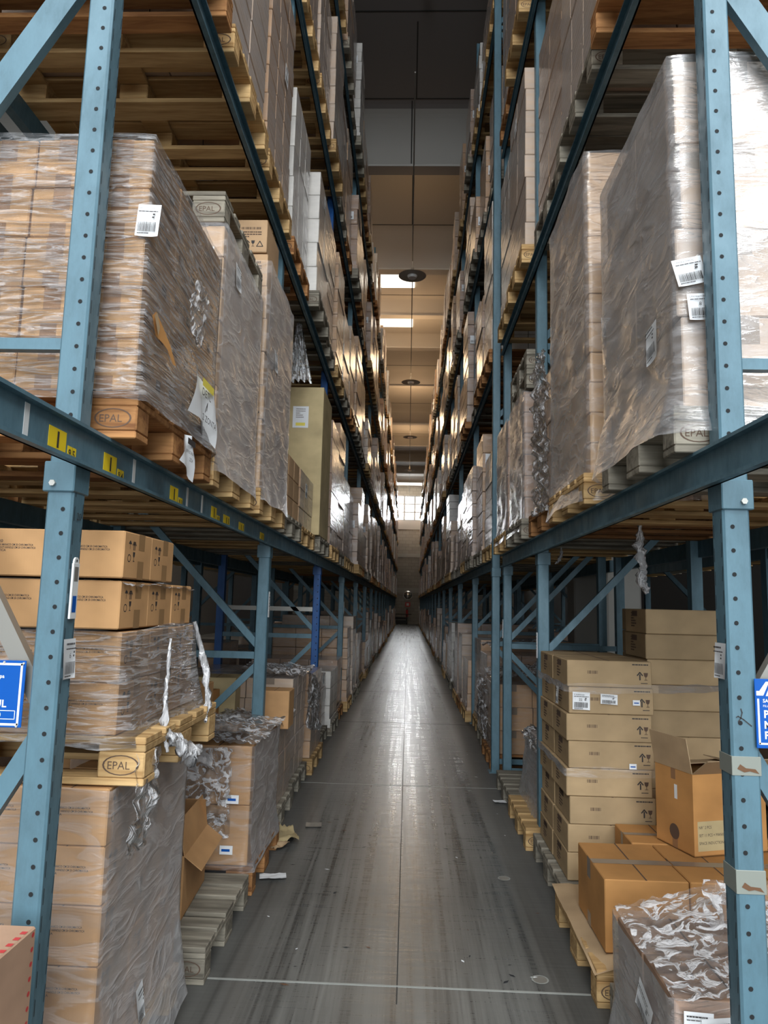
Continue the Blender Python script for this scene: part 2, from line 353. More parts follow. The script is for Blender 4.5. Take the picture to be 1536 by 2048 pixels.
# ------------------------------------------------------------------ cartons
CARTONS = {}
def carton_mesh(style, w, d, h, side=1):
    """origin at the middle of the bottom; w along X, d along Y. side +1: aisle face looks to +X, -1: to -X"""
    key = (style, round(w, 3), round(d, 3), round(h, 3), side)
    if key in CARTONS: return CARTONS[key]
    b = MB(); base = {'frypan': CB, 'frypan_low': CB, 'taped': CB, 'pale': CBW, 'plain': CBP, 'symbol': CBW, 'khaki': CBG, 'khaki_end': CBG, 'orange': CBO, 'orange_label': CBO, 'beige': CBY, 'brown': CB, 'w1': WR1, 'w2': WR2, 'w3': WR3, 'w4': WR4, 'codes': CBP}[style]
    b.box(-w / 2, w / 2, -d / 2, d / 2, 0, h, base, c=min(0.004, h * 0.03))
    e = 0.0006; F = fF(-w / 2, -d / 2 - e, 0); A = fR(w / 2 + e, -d / 2, 0) if side > 0 else fL(-w / 2 - e, d / 2, 0); T = fT(-w / 2, -d / 2, h + e)
    b.quad(0.49 * w, 0.51 * w, 0, d, INKS, T)
    if style in ('frypan', 'frypan_low'):
        s = w / 0.235
        for ln, y, hh in (('01064-20', 0.70, .0100), ('PADELLA SENZA MANICO CM 20 CHROMATICA', 0.635, .0066), ('FRYPAN WITHOUT HANDLE CM 20 CHROMATICA', 0.575, .0066), ('CHROMATICA', 0.515, .0070), ('PCS 6', 0.455, .0065)):
            n = len(ln); b.text(ln, 0.10 * w, y * h, hh * s, INK, F, 0, sx=0.80 if n > 20 else 1.1, bold=0.012)
        barcode(b, 0.10 * w, 0.34 * h, 0.17 * w, 0.07 * h, INK, F, 14, 2); lines(b, 0.1 * w, 0.27 * h, 0.18 * w, 1, .01, 0.012 * h, INK, F, 3)
        u = 0.155 * h; x = 0.24 * d if side > 0 else 0.76 * d
        umbrella(b, x - 0.05 * d, 0.62 * h, u * 1.3, INK, A); 
        for k in (-1, 1): arrow_up(b, x + 0.10 * d + k * 0.022 * d, 0.62 * h, u * 1.2, INK, A)
        b.ring(x - 0.06 * d, 0.44 * h, u * 0.55, u * 0.12, INK, A); glass(b, x + 0.10 * d, 0.38 * h, u * 1.3, INK, A)
        c0 = 0.50 if side > 0 else 0.35
        b.quad(c0 * d, (c0 + 0.22) * d, 0.64 * h, h, TAPEB, A); b.quad((c0 - 0.01) * d, (c0 + 0.21) * d, 0, 0.40 * h, TAPEB, A)
    elif style == 'taped':
        b.quad(0.36 * w, 0.66 * w, 0.55 * h, h, TAPE, F); b.quad(0.34 * w, 0.62 * w, 0, 0.28 * h, TAPE, F)
        x = 0.12 * d; lines(b, x, 0.66 * h, 0.42 * d, 6, 0.055 * h, 0.03 * h, INKS, A, 3); b.quad(0.64 * d, 0.80 * d, 0.34 * h, 0.56 * h, INKS, A)
    elif style == 'pale':
        b.quad(0.45 * w, 0.72 * w, 0.96 * h, h, TAPEC, F)
        if side < 0: lines(b, 0.80 * w, 0.72 * h, 0.16 * w, 6, 0.09 * h, 0.03 * h, INKS, F, 4)
    elif style == 'symbol':
        arrow_up(b, 0.72 * w, 0.18 * h, 0.18 * h, INK, F); glass(b, 0.80 * w, 0.18 * h, 0.18 * h, INK, F); recycle(b, 0.90 * w, 0.18 * h, 0.2 * h, INK, F)
        barcode(b, 0.62 * w, 0.70 * h, 0.3 * w, 0.07 * h, INKS, F, 20, 3); lines(b, 0.62 * w, 0.60 * h, 0.3 * w, 3, 0.07 * h, 0.035 * h, INKS, F, 8)
    elif style in ('khaki', 'khaki_end'):
        if style == 'khaki':
            arrow_up(b, 0.86 * w, 0.30 * h, 0.30 * h, INK, F); glass(b, 0.93 * w, 0.30 * h, 0.28 * h, INKS, F); lines(b, 0.87 * w, 0.17 * h, 0.08 * w, 1, .01, 0.03 * h, INK, F, 5)
            lines(b, 0.77 * w, 0.86 * h, 0.19 * w, 1, .01, 0.045 * h, INK, F, 6)
            barcode(b, 0.24 * w, 0.50 * h, 0.13 * w, 0.12 * h, INKS, F, 14, 7)
        lines(b, 0.30 * d, 0.80 * h, 0.30 * d, 6, 0.11 * h, 0.06 * h, INKS, A, 3); b.quad(0.34 * d, 0.60 * d, 0.72 * h, 0.92 * h, INKS, A)
    elif style in ('orange', 'orange_label'):
        b.quad(0, w, 0.40 * d, 0.52 * d, TAPEC, T, 0.0006)
        b.quad(0.38 * d, 0.5 * d, 0.70 * h, h, TAPEC, A); b.quad(0.38 * d, 0.5 * d, 0, 0.2 * h, TAPEC, A)
        if style == 'orange_label':
            b.quad(0.10 * w, 0.62 * w, 0.06 * h, 0.44 * h, CBY, F, 0.0003)
            for ln, y in (('NR° 2 PCS', 0.35), ('SET 11 PCS + MANICO', 0.25), ('SPACE INDUCTION', 0.15)):
                b.text(ln, 0.125 * w, y * h, 0.042 * h, INK, F, 0.001, sx=0.9)
            lines(b, 0.125 * w, 0.09 * h, 0.3 * w, 1, .01, 0.02 * h, INK, F, 2, 0.001)
    elif style == 'codes':
        barcode(b, 0.45 * w, 0.45 * h, 0.3 * w, 0.14 * h, INKS, F, 12, 3); lines(b, 0.45 * w, 0.34 * h, 0.3 * w, 2, 0.07 * h, 0.03 * h, INKS, F, 8)
    elif style == 'beige':
        b.quad(0.45 * w, 0.55 * w, 0, 0.1 * h, TAPEC, F)
    elif style[0] == 'w':
        b.quad(0.42 * w, 0.6 * w, 0.7 * h, h, TAPEC, F)
    CARTONS[key] = b.mesh('carton'); return CARTONS[key]

ORD = ['lowest', 'second', 'third', 'fourth', 'fifth', 'sixth', 'seventh', 'eighth', 'ninth', 'tenth', 'eleventh', 'twelfth']
NTH = ['first', 'second', 'third', 'fourth', 'fifth', 'sixth']
def stack(where, group, style, xf, y0, z0, w, d, h, nx, ny, nz, side, colour='brown', fill_top=False, jit=0.004, skip=(), shift=None, first_only=True):
    """cartons one by one; xf = aisle face plane, side -1 = left rack (grows to -X), +1 = right rack"""
    out = {}
    st = (style,) if isinstance(style, str) else style
    for k in range(nz):
        for i in range(nx):
            for j in range(ny):
                if (i, j, k) in skip: continue
                outer = (j == 0) or (i == 0) or (fill_top and k == nz - 1)
                if not outer: continue
                sh = shift[k] if shift else 0.0
                xc = xf + side * (w * (i + 0.5)) + side * sh + random.uniform(-jit, jit) * 0.6; yc = y0 + d * (j + 0.5) + random.uniform(-jit, jit) * 0.4
                me = carton_mesh(st[k % len(st)], w - 0.004, d - 0.004, h - 0.002, -side)
                o = inst('carton', me, None, (xc, yc, z0 + k * h), random.uniform(-1, 1) * jit * 1.2)
                tier = 'top' if k == nz - 1 else ORD[k]
                pos = ('aisle corner' if i == 0 else f'front row, {NTH[i]} from aisle') if j == 0 else (f'aisle side, {NTH[j]} from front' if i == 0 else f'{NTH[i]} from aisle, {NTH[j]} row back')
                tag(o, f'{colour} carton, {tier} tier, {pos}, {where}', 'cardboard box', group)
                out[(i, j, k)] = o
    return out

# ------------------------------------------------------------------ pallets
PM = {}
def pallet_parts(mat, key, stamped=True, side=-1):
    if (key, side) in PM: return PM[(key, side)]
    P = []
    def part(n, *a, c=0.003):
        b = MB(); b.box(*a, mat, c=c); P.append((n, b))
    for (y0, y1) in ((-0.4, -0.255), (-0.22, -0.12), (-0.0725, 0.0725), (0.12, 0.22), (0.255, 0.4)): part('deck_board', -0.6, 0.6, y0, y1, 0.122, 0.144)
    for x in (-0.5275, 0, 0.5275): part('cross_board', x - 0.0725, x + 0.0725, -0.4, 0.4, 0.1, 0.122)
    for x in (-0.5275, 0, 0.5275):
        for y, t in ((-0.35, 0.05), (0, 0.0725), (0.35, 0.05)):
            b = MB(); b.box(x - 0.0725, x + 0.0725, y - t, y + t, 0.022, 0.1, mat, c=0.005)
            if y < 0 and abs(x) > 0.1:
                F = fF(x, y - t - 0.0008, 0.061); b.text('EPAL', -0.043, -0.012, 0.024, INKS, F, 0, sx=1.0); b.ring(0, 0.0, 0.030, 0.003, INKS, F, sx=1.9)
            P.append(('block', b))
    for (y0, y1) in ((-0.4, -0.3), (-0.0725, 0.0725), (0.3, 0.4)): part('bottom_board', -0.6, 0.6, y0, y1, 0, 0.022)
    full = MB()
    for n, b in P:
        for vi, (fc, m) in enumerate(zip(b.f, b.m)): pass
        o = len(full.v); full.v += b.v
        for fc, m in zip(b.f, b.m): full.f.append(tuple(o + t for t in fc)); full.m.append(full.mi(b.mats[m])); full.smooth.append(False)
    lo = MB()
    for (y0, y1) in ((-0.4, -0.255), (-0.22, -0.12), (-0.0725, 0.0725), (0.12, 0.22), (0.255, 0.4)): lo.box(-0.6, 0.6, y0, y1, 0.122, 0.144, mat)
    for x in (-0.5275, 0, 0.5275):
        lo.box(x - 0.0725, x + 0.0725, -0.4, 0.4, 0.1, 0.122, mat)
        for y, t in ((-0.35, 0.05), (0, 0.0725), (0.35, 0.05)): lo.box(x - 0.0725, x + 0.0725, y - t, y + t, 0.022, 0.1, mat)
    for (y0, y1) in ((-0.4, -0.3), (-0.0725, 0.0725), (0.3, 0.4)): lo.box(-0.6, 0.6, y0, y1, 0, 0.022, mat)
    PM[(key, side)] = ([(n, b.mesh(n)) for n, b in P], full.mesh('wooden_pallet'), lo.mesh('wooden_pallet'))
    return PM[(key, side)]
WD = {'pale': WOODY, 'grey': WOODG, 'reddish': WOODR}
def pallet(x, y, z, key, label, group, detail=1, rotz=0.0):
    parts, full, lo = pallet_parts(WD[key], key)
    if detail == 2:
        r = empty('wooden_pallet', (x, y, z), rotz)
        for n, me in parts: inst(n, me, r)
    else:
        r = inst('wooden_pallet', full if detail == 1 else lo, None, (x, y, z), rotz)
    tag(r, label, 'pallet', group); return r

# ------------------------------------------------------------------ film
def film_shell(name, xf, side, y0, y1, z0, z1, label, depth=0.9, amp=0.008, flare=0.05, mat=None, back=0.25, seed=1, parent=None, group=None, flare_h=0.18, top=0.0):
    """film round a load: front face (to camera), aisle face, a little of the back. xf = aisle face, side as in stack"""
    m = mat or FILM; off = 0.007
    xi = xf - side * off; xb = xf + side * depth; ya = y0 - off; yb = y1 + off
    path = []; st = 0.028; n1 = int(depth / st); n2 = int((y1 - y0) / st); n3 = int(back / 0.05)
    for i in range(n1): path.append((xb + (xi - xb) * i / n1, ya, 0, -1))
    for i in range(n2): path.append((xi, ya + (yb - ya) * i / n2, -side, 0))
    for i in range(n3 + 1): path.append((xi + side * back * i / max(1, n3), yb, 0, 1))
    nz = max(6, int((z1 - z0) / 0.03)); vs = []; L = len(path)
    for k in range(nz + 1):
        t = k / nz; z = z0 + (z1 - z0) * t
        for i, (px, py, nx_, ny_) in enumerate(path):
            e = amp * (0.5 + 0.9 * noise.noise(Vector((px * 5 + seed, py * 5, z * 9)))); e = max(e, -0.004)
            fl = flare * max(0.0, 1 - (z - z0) / flare_h) ** 1.6 * (0.8 + 0.4 * noise.noise(Vector((px * 3, py * 3 + seed, 0))))
            zz = z + (0.02 * noise.noise(Vector((px * 4, py * 4, seed))) if k in (0, nz) else 0)
            vs.append((px + nx_ * (e + fl), py + ny_ * (e + fl), zz))
    b = MB(); b.add(vs, [(k * L + i, k * L + i + 1, (k + 1) * L + i + 1, (k + 1) * L + i) for k in range(nz) for i in range(L - 1)], m, None, True)
    o = b.build(name, parent)
    if label: tag(o, label, 'plastic wrap', group)
    return o
def crumple(name, o, u, v, nu, nv, amp, label, mat=None, seed=0, sag=0.0, cat='plastic wrap', parent=None, freq=6.5, drop=None, group=None):
    """a sheet o + s*u + t*v pushed about by noise; drop(s,t) adds an extra offset"""
    o = Vector(o); u = Vector(u); v = Vector(v); n = u.cross(v).normalized(); vs = []
    if nu > 13: nu = int(nu * 1.7); nv = int(nv * 1.7)
    for j in range(nv + 1):
        for i in range(nu + 1):
            s = i / nu; t = j / nv; p = o + u * s + v * t
            q = 0.8 * noise.noise(p * freq + Vector((seed, 0, 0))) + 0.55 - 1.1 * abs(noise.noise(p * freq * 2.1 + Vector((0, seed, 0)))) - 0.55 * abs(noise.noise(p * freq * 4.7 + Vector((seed, seed, 0))))
            e = 0.35 * noise.noise(p * freq * 0.8 + Vector((0, 0, seed)))
            p = p + n * (amp * q) + (u.normalized() * (abs(t - 0.5) > 0.45) + v.normalized()) * amp * e
            if drop: p = p + Vector(drop(s, t))
            p.z -= sag * 4 * s * (1 - s); vs.append(tuple(p))
    b = MB(); b.add(vs, [(j * (nu + 1) + i, j * (nu + 1) + i + 1, (j + 1) * (nu + 1) + i + 1, (j + 1) * (nu + 1) + i) for j in range(nv) for i in range(nu)], mat or FILMC, None, True)
    ob = b.build(name, parent)
    if label: tag(ob, label, cat, group)
    return ob
def strand(name, pts, r, label, seed=0, parent=None, mat=None):
    P = []; R = []
    for i in range(len(pts) - 1):
        a = Vector(pts[i]); c = Vector(pts[i + 1])
        for k in range(6): 
            t = k / 6; P.append(a.lerp(c, t)); ra = r[i] + (r[i + 1] - r[i]) * t; R.append(ra * (1 + 0.5 * noise.noise(Vector((seed, len(P) * 0.7, 0)))))
    P.append(Vector(pts[-1])); R.append(r[-1])
    b = MB(); b.tube(P, R, mat or FILMT, 9, 0.8, seed); o = b.build(name, parent)
    if label: tag(o, label, 'plastic wrap')
    return o

# ================================================================== the building
Y0, Y1, ZC, XW = -10.0, 55.6, 10.9, 9.0
m, nt, b_ = new_mat('polished_concrete_floor')
mp = obj_coords(nt, (1, 1, 1)); n1 = N(nt, 'ShaderNodeTexNoise', Scale=0.55, Detail=6.0, Roughness=0.6); nt.links.new(mp.outputs[0], n1.inputs[0])
mps = obj_coords(nt, (7.0, 0.13, 1)); n2 = N(nt, 'ShaderNodeTexNoise', Scale=1.9, Detail=7.0, Roughness=0.72, Distortion=0.35); nt.links.new(mps.outputs[0], n2.inputs[0])
mpx = obj_coords(nt, (3.0, 60.0, 1)); n4 = N(nt, 'ShaderNodeTexNoise', Scale=1.0, Detail=3.0); nt.links.new(mpx.outputs[0], n4.inputs[0])
n3 = N(nt, 'ShaderNodeTexNoise', Scale=26.0, Detail=4.0); nt.links.new(mp.outputs[0], n3.inputs[0])
r1 = ramp(nt, n1.outputs[0], [(0.3, (0.10, 0.10, 0.094, 1)), (0.7, (0.17, 0.17, 0.16, 1))])
r2 = ramp(nt, n2.outputs[0], [(0.38, g(0.28)), (0.50, g(0.85)), (0.6, g(1.15))])       # rubber left by truck wheels, in long streaks
sx = N(nt, 'ShaderNodeSeparateXYZ'); tc = N(nt, 'ShaderNodeTexCoord'); nt.links.new(tc.outputs['Object'], sx.inputs[0])
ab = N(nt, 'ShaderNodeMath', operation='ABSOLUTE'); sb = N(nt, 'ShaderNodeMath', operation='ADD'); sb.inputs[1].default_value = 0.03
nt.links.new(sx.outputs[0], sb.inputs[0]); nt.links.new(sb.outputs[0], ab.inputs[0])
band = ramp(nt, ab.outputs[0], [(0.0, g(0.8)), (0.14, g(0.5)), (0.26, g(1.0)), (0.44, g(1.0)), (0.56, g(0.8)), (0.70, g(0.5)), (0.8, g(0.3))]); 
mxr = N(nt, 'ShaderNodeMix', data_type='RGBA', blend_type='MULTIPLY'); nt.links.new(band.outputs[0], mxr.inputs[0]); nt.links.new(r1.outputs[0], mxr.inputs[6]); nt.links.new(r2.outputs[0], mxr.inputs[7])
edge = ramp(nt, ab.outputs[0], [(0.60, g(1.0)), (0.70, g(0.72))])      # darker to both sides of the wheel strip
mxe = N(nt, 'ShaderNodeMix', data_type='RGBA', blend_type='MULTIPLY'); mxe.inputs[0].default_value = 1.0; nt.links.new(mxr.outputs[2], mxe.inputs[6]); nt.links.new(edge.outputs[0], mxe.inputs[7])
nt.links.new(mxe.outputs[2], b_.inputs['Base Color'])
# the trafficked strip is polished, its edges are matt
ro = ramp(nt, ab.outputs[0], [(0.0, g(0.32)), (0.62, g(0.33)), (0.72, g(0.58)), (0.80, g(0.7))])
rx = N(nt, 'ShaderNodeMath', operation='MULTIPLY_ADD'); rx.inputs[1].default_value = 0.34; nt.links.new(n4.outputs[0], rx.inputs[0]); nt.links.new(ro.outputs[0], rx.inputs[2])
ry = N(nt, 'ShaderNodeMath', operation='MULTIPLY_ADD'); ry.inputs[1].default_value = 0.36; nt.links.new(n2.outputs[0], ry.inputs[0]); nt.links.new(rx.outputs[0], ry.inputs[2])
rz = N(nt, 'ShaderNodeMath', operation='SUBTRACT'); rz.inputs[1].default_value = 0.36; nt.links.new(ry.outputs[0], rz.inputs[0]); nt.links.new(rz.outputs[0], b_.inputs['Roughness'])
bu = N(nt, 'ShaderNodeBump', Strength=0.10, Distance=0.003); nt.links.new(n3.outputs[0], bu.inputs['Height']); nt.links.new(bu.outputs[0], b_.inputs['Normal'])
FLOOR = m
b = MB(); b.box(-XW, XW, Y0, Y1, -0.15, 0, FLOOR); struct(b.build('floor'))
JOINT = plain('joint_filler', (0.035, 0.035, 0.033), 0.8); JOINTL = plain('pale_joint', (0.30, 0.31, 0.29), 0.7)
b = MB(); b.box(-0.016, -0.011, 3.0, Y1, 0.0, 0.0012, JOINT); o = struct(b.build('trim_1'))
b = MB()
for yy in (3.13, 6.37, 9.6, 12.85, 16.1, 19.4, 22.7, 26.0, 30.2, 36.0): b.box(-0.95, 0.98, yy - 0.006, yy + 0.006, 0.0, 0.0014, JOINTL if yy < 7 else JOINT)
struct(b.build('trim_2'))

m, nt, b_ = new_mat('concrete_block_wall')
mp = obj_coords(nt, (1, 1, 1)); br = N(nt, 'ShaderNodeTexBrick', Scale=1.0); br.inputs['Brick Width'].default_value = 0.5; br.inputs['Row Height'].default_value = 0.25; br.inputs['Mortar Size'].default_value = 0.012
br.inputs['Color1'].default_value = (0.36, 0.335, 0.29, 1); br.inputs['Color2'].default_value = (0.31, 0.29, 0.25, 1); br.inputs['Mortar'].default_value = (0.23, 0.215, 0.19, 1)
rt = N(nt, 'ShaderNodeMapping'); rt.inputs['Rotation'].default_value = (PI / 2, 0, 0); nt.links.new(mp.outputs[0], rt.inputs[0]); nt.links.new(rt.outputs[0], br.inputs[0]); nt.links.new(br.outputs[0], b_.inputs['Base Color']); b_.inputs['Roughness'].default_value = 0.9
WALLM = m
WALLD = plain('dark_side_wall', (0.09, 0.085, 0.08), 0.9)
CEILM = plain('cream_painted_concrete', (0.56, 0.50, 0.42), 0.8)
CEILSHADE = plain('shaded_roof_concrete', (0.20, 0.185, 0.18), 0.85)  # near slabs of the same roof, their lack of light put into the colour
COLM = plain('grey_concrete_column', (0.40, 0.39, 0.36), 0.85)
WIN = plain('bright_window_glass', (0.93, 0.97, 1.0), 0.2, emit=5.0)
SKYL = plain('skylight_panel', (1.0, 0.93, 0.80), 0.3, emit=1.7)
FRAMEM = plain('window_frame_paint', (0.30, 0.31, 0.31), 0.6)
ZB, ZT, XO = 8.12, 10.12, 2.9
b = MB()
b.box(-XW, -XO, Y1, Y1 + 0.3, 0, ZC + 0.4, WALLM); b.box(XO, XW, Y1, Y1 + 0.3, 0, ZC + 0.4, WALLM)
b.box(-XO, XO, Y1, Y1 + 0.3, 0, ZB, WALLM); b.box(-XO, XO, Y1, Y1 + 0.3, ZT, ZC + 0.4, WALLM); struct(b.build('wall_end'))
b = MB()
b.box(-XW, XW, Y1 - 0.06, Y1, 7.4, ZB - 0.02, COLM); b.box(-XW, XW, Y1 - 0.04, Y1, 5.2, 5.5, COLM); b.box(-XW, XW, Y1 - 0.04, Y1, 2.45, 2.8, COLM); struct(b.build('trim_3'))
b = MB(); b.box(-XO, XO, Y1 + 0.2, Y1 + 0.24, ZB, ZT, WIN); w_ = struct(b.build('window_1'))
b = MB()
for k in range(8): x = -XO + 0.02 + k * (2 * XO - 0.04) / 7; b.box(x - 0.07, x + 0.07, Y1 + 0.04, Y1 + 0.14, ZB, ZT, FRAMEM)
for k in range(4): z = ZB + 0.03 + k * (ZT - ZB - 0.06) / 3; b.box(-XO, XO, Y1 + 0.05, Y1 + 0.13, z - 0.05, z + 0.05, FRAMEM)
b.build('window_frame', w_)
b = MB(); b.box(-XW - 0.3, -XW, Y0, Y1, 0, ZC + 0.4, WALLD); struct(b.build('wall_left'))
b = MB(); b.box(XW, XW + 0.3, Y0, Y1, 0, ZC + 0.4, WALLD); struct(b.build('wall_right'))
b = MB(); b.box(-XW, XW, Y0 - 0.3, Y0, 6.6, 7.9, COLM); b.box(-XW, XW, Y0 - 0.3, Y0, 9.9, ZC + 0.4, COLM); b.box(-XW, -6.2, Y0 - 0.3, Y0, 7.9, 9.9, COLM); b.box(7.0, XW, Y0 - 0.3, Y0, 7.9, 9.9, COLM); b.box(-XW, -3.6, Y0 - 0.3, Y0, 0, 6.6, COLM); b.box(4.2, XW, Y0 - 0.3, Y0, 0, 6.6, COLM); struct(b.build('wall_behind'))
# roof: precast slabs that curve down to a cross beam every few metres
BEAMS = [(1.2, .66, 1.0), (6.6, .66, 1.0), (13.25, .66, 1.0), (17.65, .66, 1.0), (21.35, .34, .5), (24.2, .34, .5), (28.6, .34, .9), (34.8, .34, .9), (39.9, .34, .9), (44.4, .34, .9), (48.5, .34, .9), (52.2, .34, .9)]
def zroof(y):
    z = ZC
    for yb, dp, hl in BEAMS:
        if yb - hl - 0.14 < y <= yb - 0.14: t = (y - yb + hl + 0.14) / hl; z = ZC - (dp - 0.04) * (t ** 1.5)
        elif yb - 0.14 < y <= yb + 0.16: z = ZC - dp
    return z
prof = [(Y0, ZC)]
for yb, dp, hl in BEAMS:
    for k in range(0, 13): y = yb - hl - 0.14 + hl * k / 12; prof.append((y, ZC - (dp - 0.04) * (k / 12) ** 1.5))
    prof += [(yb - 0.139, ZC - dp), (yb + 0.16, ZC - dp), (yb + 0.161, ZC)]
prof.append((Y1, ZC))
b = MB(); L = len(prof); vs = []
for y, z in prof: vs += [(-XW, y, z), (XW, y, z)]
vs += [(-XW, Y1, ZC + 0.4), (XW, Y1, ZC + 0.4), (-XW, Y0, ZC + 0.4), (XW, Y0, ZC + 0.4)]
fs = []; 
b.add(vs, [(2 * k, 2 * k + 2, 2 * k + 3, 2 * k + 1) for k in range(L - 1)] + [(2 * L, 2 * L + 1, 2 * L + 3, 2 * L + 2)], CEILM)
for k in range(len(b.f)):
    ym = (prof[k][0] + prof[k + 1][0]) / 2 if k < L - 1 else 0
    if k < L - 1 and ym < 13.6: b.m[k] = b.mi(CEILSHADE if (prof[k][1] > ZC - 0.02 or abs(prof[k][1] - prof[k + 1][1]) < 1e-3) else COLM)  # unlit slabs and lit haunches painted in by material
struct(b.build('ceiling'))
b = MB()
def seam_x(x, ya, yb_): 
    n = 14
    for k in range(n):
        a = ya + (yb_ - ya) * k / n; c = ya + (yb_ - ya) * (k + 1) / n; za, zc_ = zroof(a + 1e-4) - 0.004, zroof(c - 1e-4) - 0.004
        b.add([(x - 0.012, a, za), (x + 0.012, a, za), (x + 0.012, c, zc_), (x - 0.012, c, zc_)], [(0, 1, 2, 3)], JOINT)
seam_x(-0.02, 10.3, 12.05); seam_x(-0.1, 12.11, 13.1); seam_x(-0.07, 13.45, 16.45)
for yy in (3.4, 10.1, 12.06, 16.48, 20.5, 26.9, 32.2, 38.2): b.box(-XW, XW, yy - 0.012, yy + 0.012, ZC - 0.006, ZC, JOINT)
struct(b.build('trim_4'))
b = MB(); b.box(-XW, 0.02, 18.95, 19.95, ZC - 0.03, ZC - 0.01, SKYL); struct(b.build('window_2'))
b = MB(); b.box(-XW, -0.02, 22.05, 22.95, ZC - 0.03, ZC - 0.01, SKYL); struct(b.build('window_3'))
b = MB(); b.box(-5, 8, -4.5, -2.0, ZC - 0.03, ZC - 0.01, SKYL); struct(b.build('window_4'))
b = MB(); b.box(-6.2, 7.0, Y0 - 0.1, Y0 - 0.07, 7.9, 9.9, WIN); struct(b.build('added_rear_window'))  # added window out of view, goes with the added front light
b = MB(); b.box(2.04, 2.34, 8.8, 9.2, 0, ZC, COLM, c=0.02); struct(b.build('trim_5'))
b = MB(); b.box(1.99, 2.34, 7.2, 7.6, 0, ZC, COLM, c=0.02); struct(b.build('trim_6'))

# ================================================================== racks
LV = [2.03, 4.06, 6.10, 8.13]           # tops of the load beams
LF, RF = -0.93, 0.88                    # aisle planes of the uprights
RD = 1.10                               # rack depth
lefty = [1.90 + 2.80 * k for k in range(19)]
righty = [2.00, 4.84, 6.57, 6.95] + [9.72 + 2.8 * k for k in range(16)]
righty = [y for y in righty if y < 53]
def post_mesh(x0, x1, y0, y1, h, mat, holes, side):
    b = MB(); b.box(x0, x1, y0, y1, 0.0, h, mat, c=0.006)
    if holes:
        n = int(min(h, holes) / 0.0668)
        F = fF((x0 + x1) / 2 + (0.012 if side < 0 else -0.012), y0 - 0.0012, 0)
        for k in range(n):
            z = 0.06 + 0.0668 * k
            if 1.84 < z < 2.05: continue
            b.disc(0, z, 0.0062, HOLE, F, 12)
        A = fR(x1 + 0.0012, y0, 0) if side < 0 else fL(x0 - 0.0012, y1, 0); w = y1 - y0
        for k in range(n):
            z = 0.03 + 0.0668 * k
            if 1.84 < z < 2.05: continue
            b.quad(w * 0.17, w * 0.19 + 0.0012, z, z + 0.040, HOLE, A); b.stroke([(w * 0.80, z + 0.012), (w * 0.86, z + 0.052)], 0.0026, HOLE, A)
    return b
def frame(side, y, n, height=10.2, near=False, blue=False):
    """ladder frame: two posts, braces"""
    xf = LF if side < 0 else RF; tall = (side > 0 and n == 3)
    if tall: xf = 0.82
    mat = BLUE if blue else STEEL
    r = empty('rack_upright_frame', (0, y, 0))
    w, d = 0.075, 0.074
    xa = (xf - w, xf) if side < 0 else (xf, xf + w)
    h = height
    b = post_mesh(xa[0], xa[1], 0, d, h, mat, 4.4 if near else (2.0 if blue else 0), side); b.build('post', r)
    xbk = xf + side * RD
    b = MB(); b.box(min(xbk, xbk - side * w), max(xbk, xbk - side * w), 0, d, 0, h, mat); b.build('post', r)
    xi, xo = xf + side * w * 0.6, xbk - side * w * 0.6
    def br(x0, z0, x1, z1, nm, mt=STEEL, yy=0.034, th=0.045):
        b = MB(); b.bar((x0, yy, z0), (x1, yy, z1), 0.03, th, mt, up=(0, 0, 1)); b.build(nm, r)
    if near:
        br(xi, 2.278, xo, 2.278, 'horizontal_brace', th=0.034)
        sl = 1.7; L_ = RD * 0.93
        br(xi, 3.66, xi + side * L_, 3.66 - sl * L_, 'diagonal_brace', yy=0.066, th=0.085)
        br(xi, 1.22, xi + side * 0.62, 1.22 + sl * 0.62, 'diagonal_brace', GALV, yy=0.068, th=0.05)
        br(xi, 1.20, xi + side * 0.60, 1.20 - sl * 0.60, 'diagonal_brace', yy=0.034, th=0.05)
        for z0 in (5.4,): br(xi, z0, xo, z0 - 1.7, 'diagonal_brace')
    else:
        z = 0.15; up = False; zs = [0.13, 1.20, 2.30, 3.4, 4.5, 5.6, 6.7, 7.8, 8.9, 10.0]
        for k, (a, c) in enumerate(zip(zs, zs[1:])):
            if k % 2 == 0: br(xo, a, xi, c - 0.05, 'diagonal_brace')
            else: br(xi, a + 0.05, xo, c, 'diagonal_brace')
        for zz in (0.1, 1.2, 3.4, 5.6, 7.8): br(xi, zz, xo, zz, 'horizontal_brace')
        if blue: br(xi, 1.48, xo, 1.48, 'horizontal_brace', GALV)
    b = MB(); x0, x1 = (xf - w - 0.01, xf + 0.004) if side < 0 else (xf - 0.004, xf + w + 0.01)
    b.box(x0, x1, -0.008, d + 0.012, 1.845, 1.93, mat, c=0.003); col = b.build('post_collar', r)
    if near:
        b = MB(); fx = (xa[0] + xa[1]) / 2 - (-side) * 0.018
        b.cyl(0.009, 0, 0.008, BOLT, Matrix.Translation((fx, -0.008, 1.868)) @ Matrix.Rotation(PI / 2, 4, 'X'), 6); b.build('bolt', col)
    b = MB(); b.box(x0 - 0.02, x1 + 0.02, -0.02, d + 0.03, 0, 0.008, mat); b.build('foot_plate', r)
    return r
NTHB = ['nearest', 'second', 'third', 'fourth', 'fifth', 'sixth', 'seventh', 'eighth', 'ninth', 'tenth', 'eleventh', 'twelfth', 'thirteenth', 'fourteenth', 'fifteenth', 'sixteenth', 'seventeenth', 'eighteenth', 'nineteenth', 'twentieth', 'twenty-first']
frames = {}
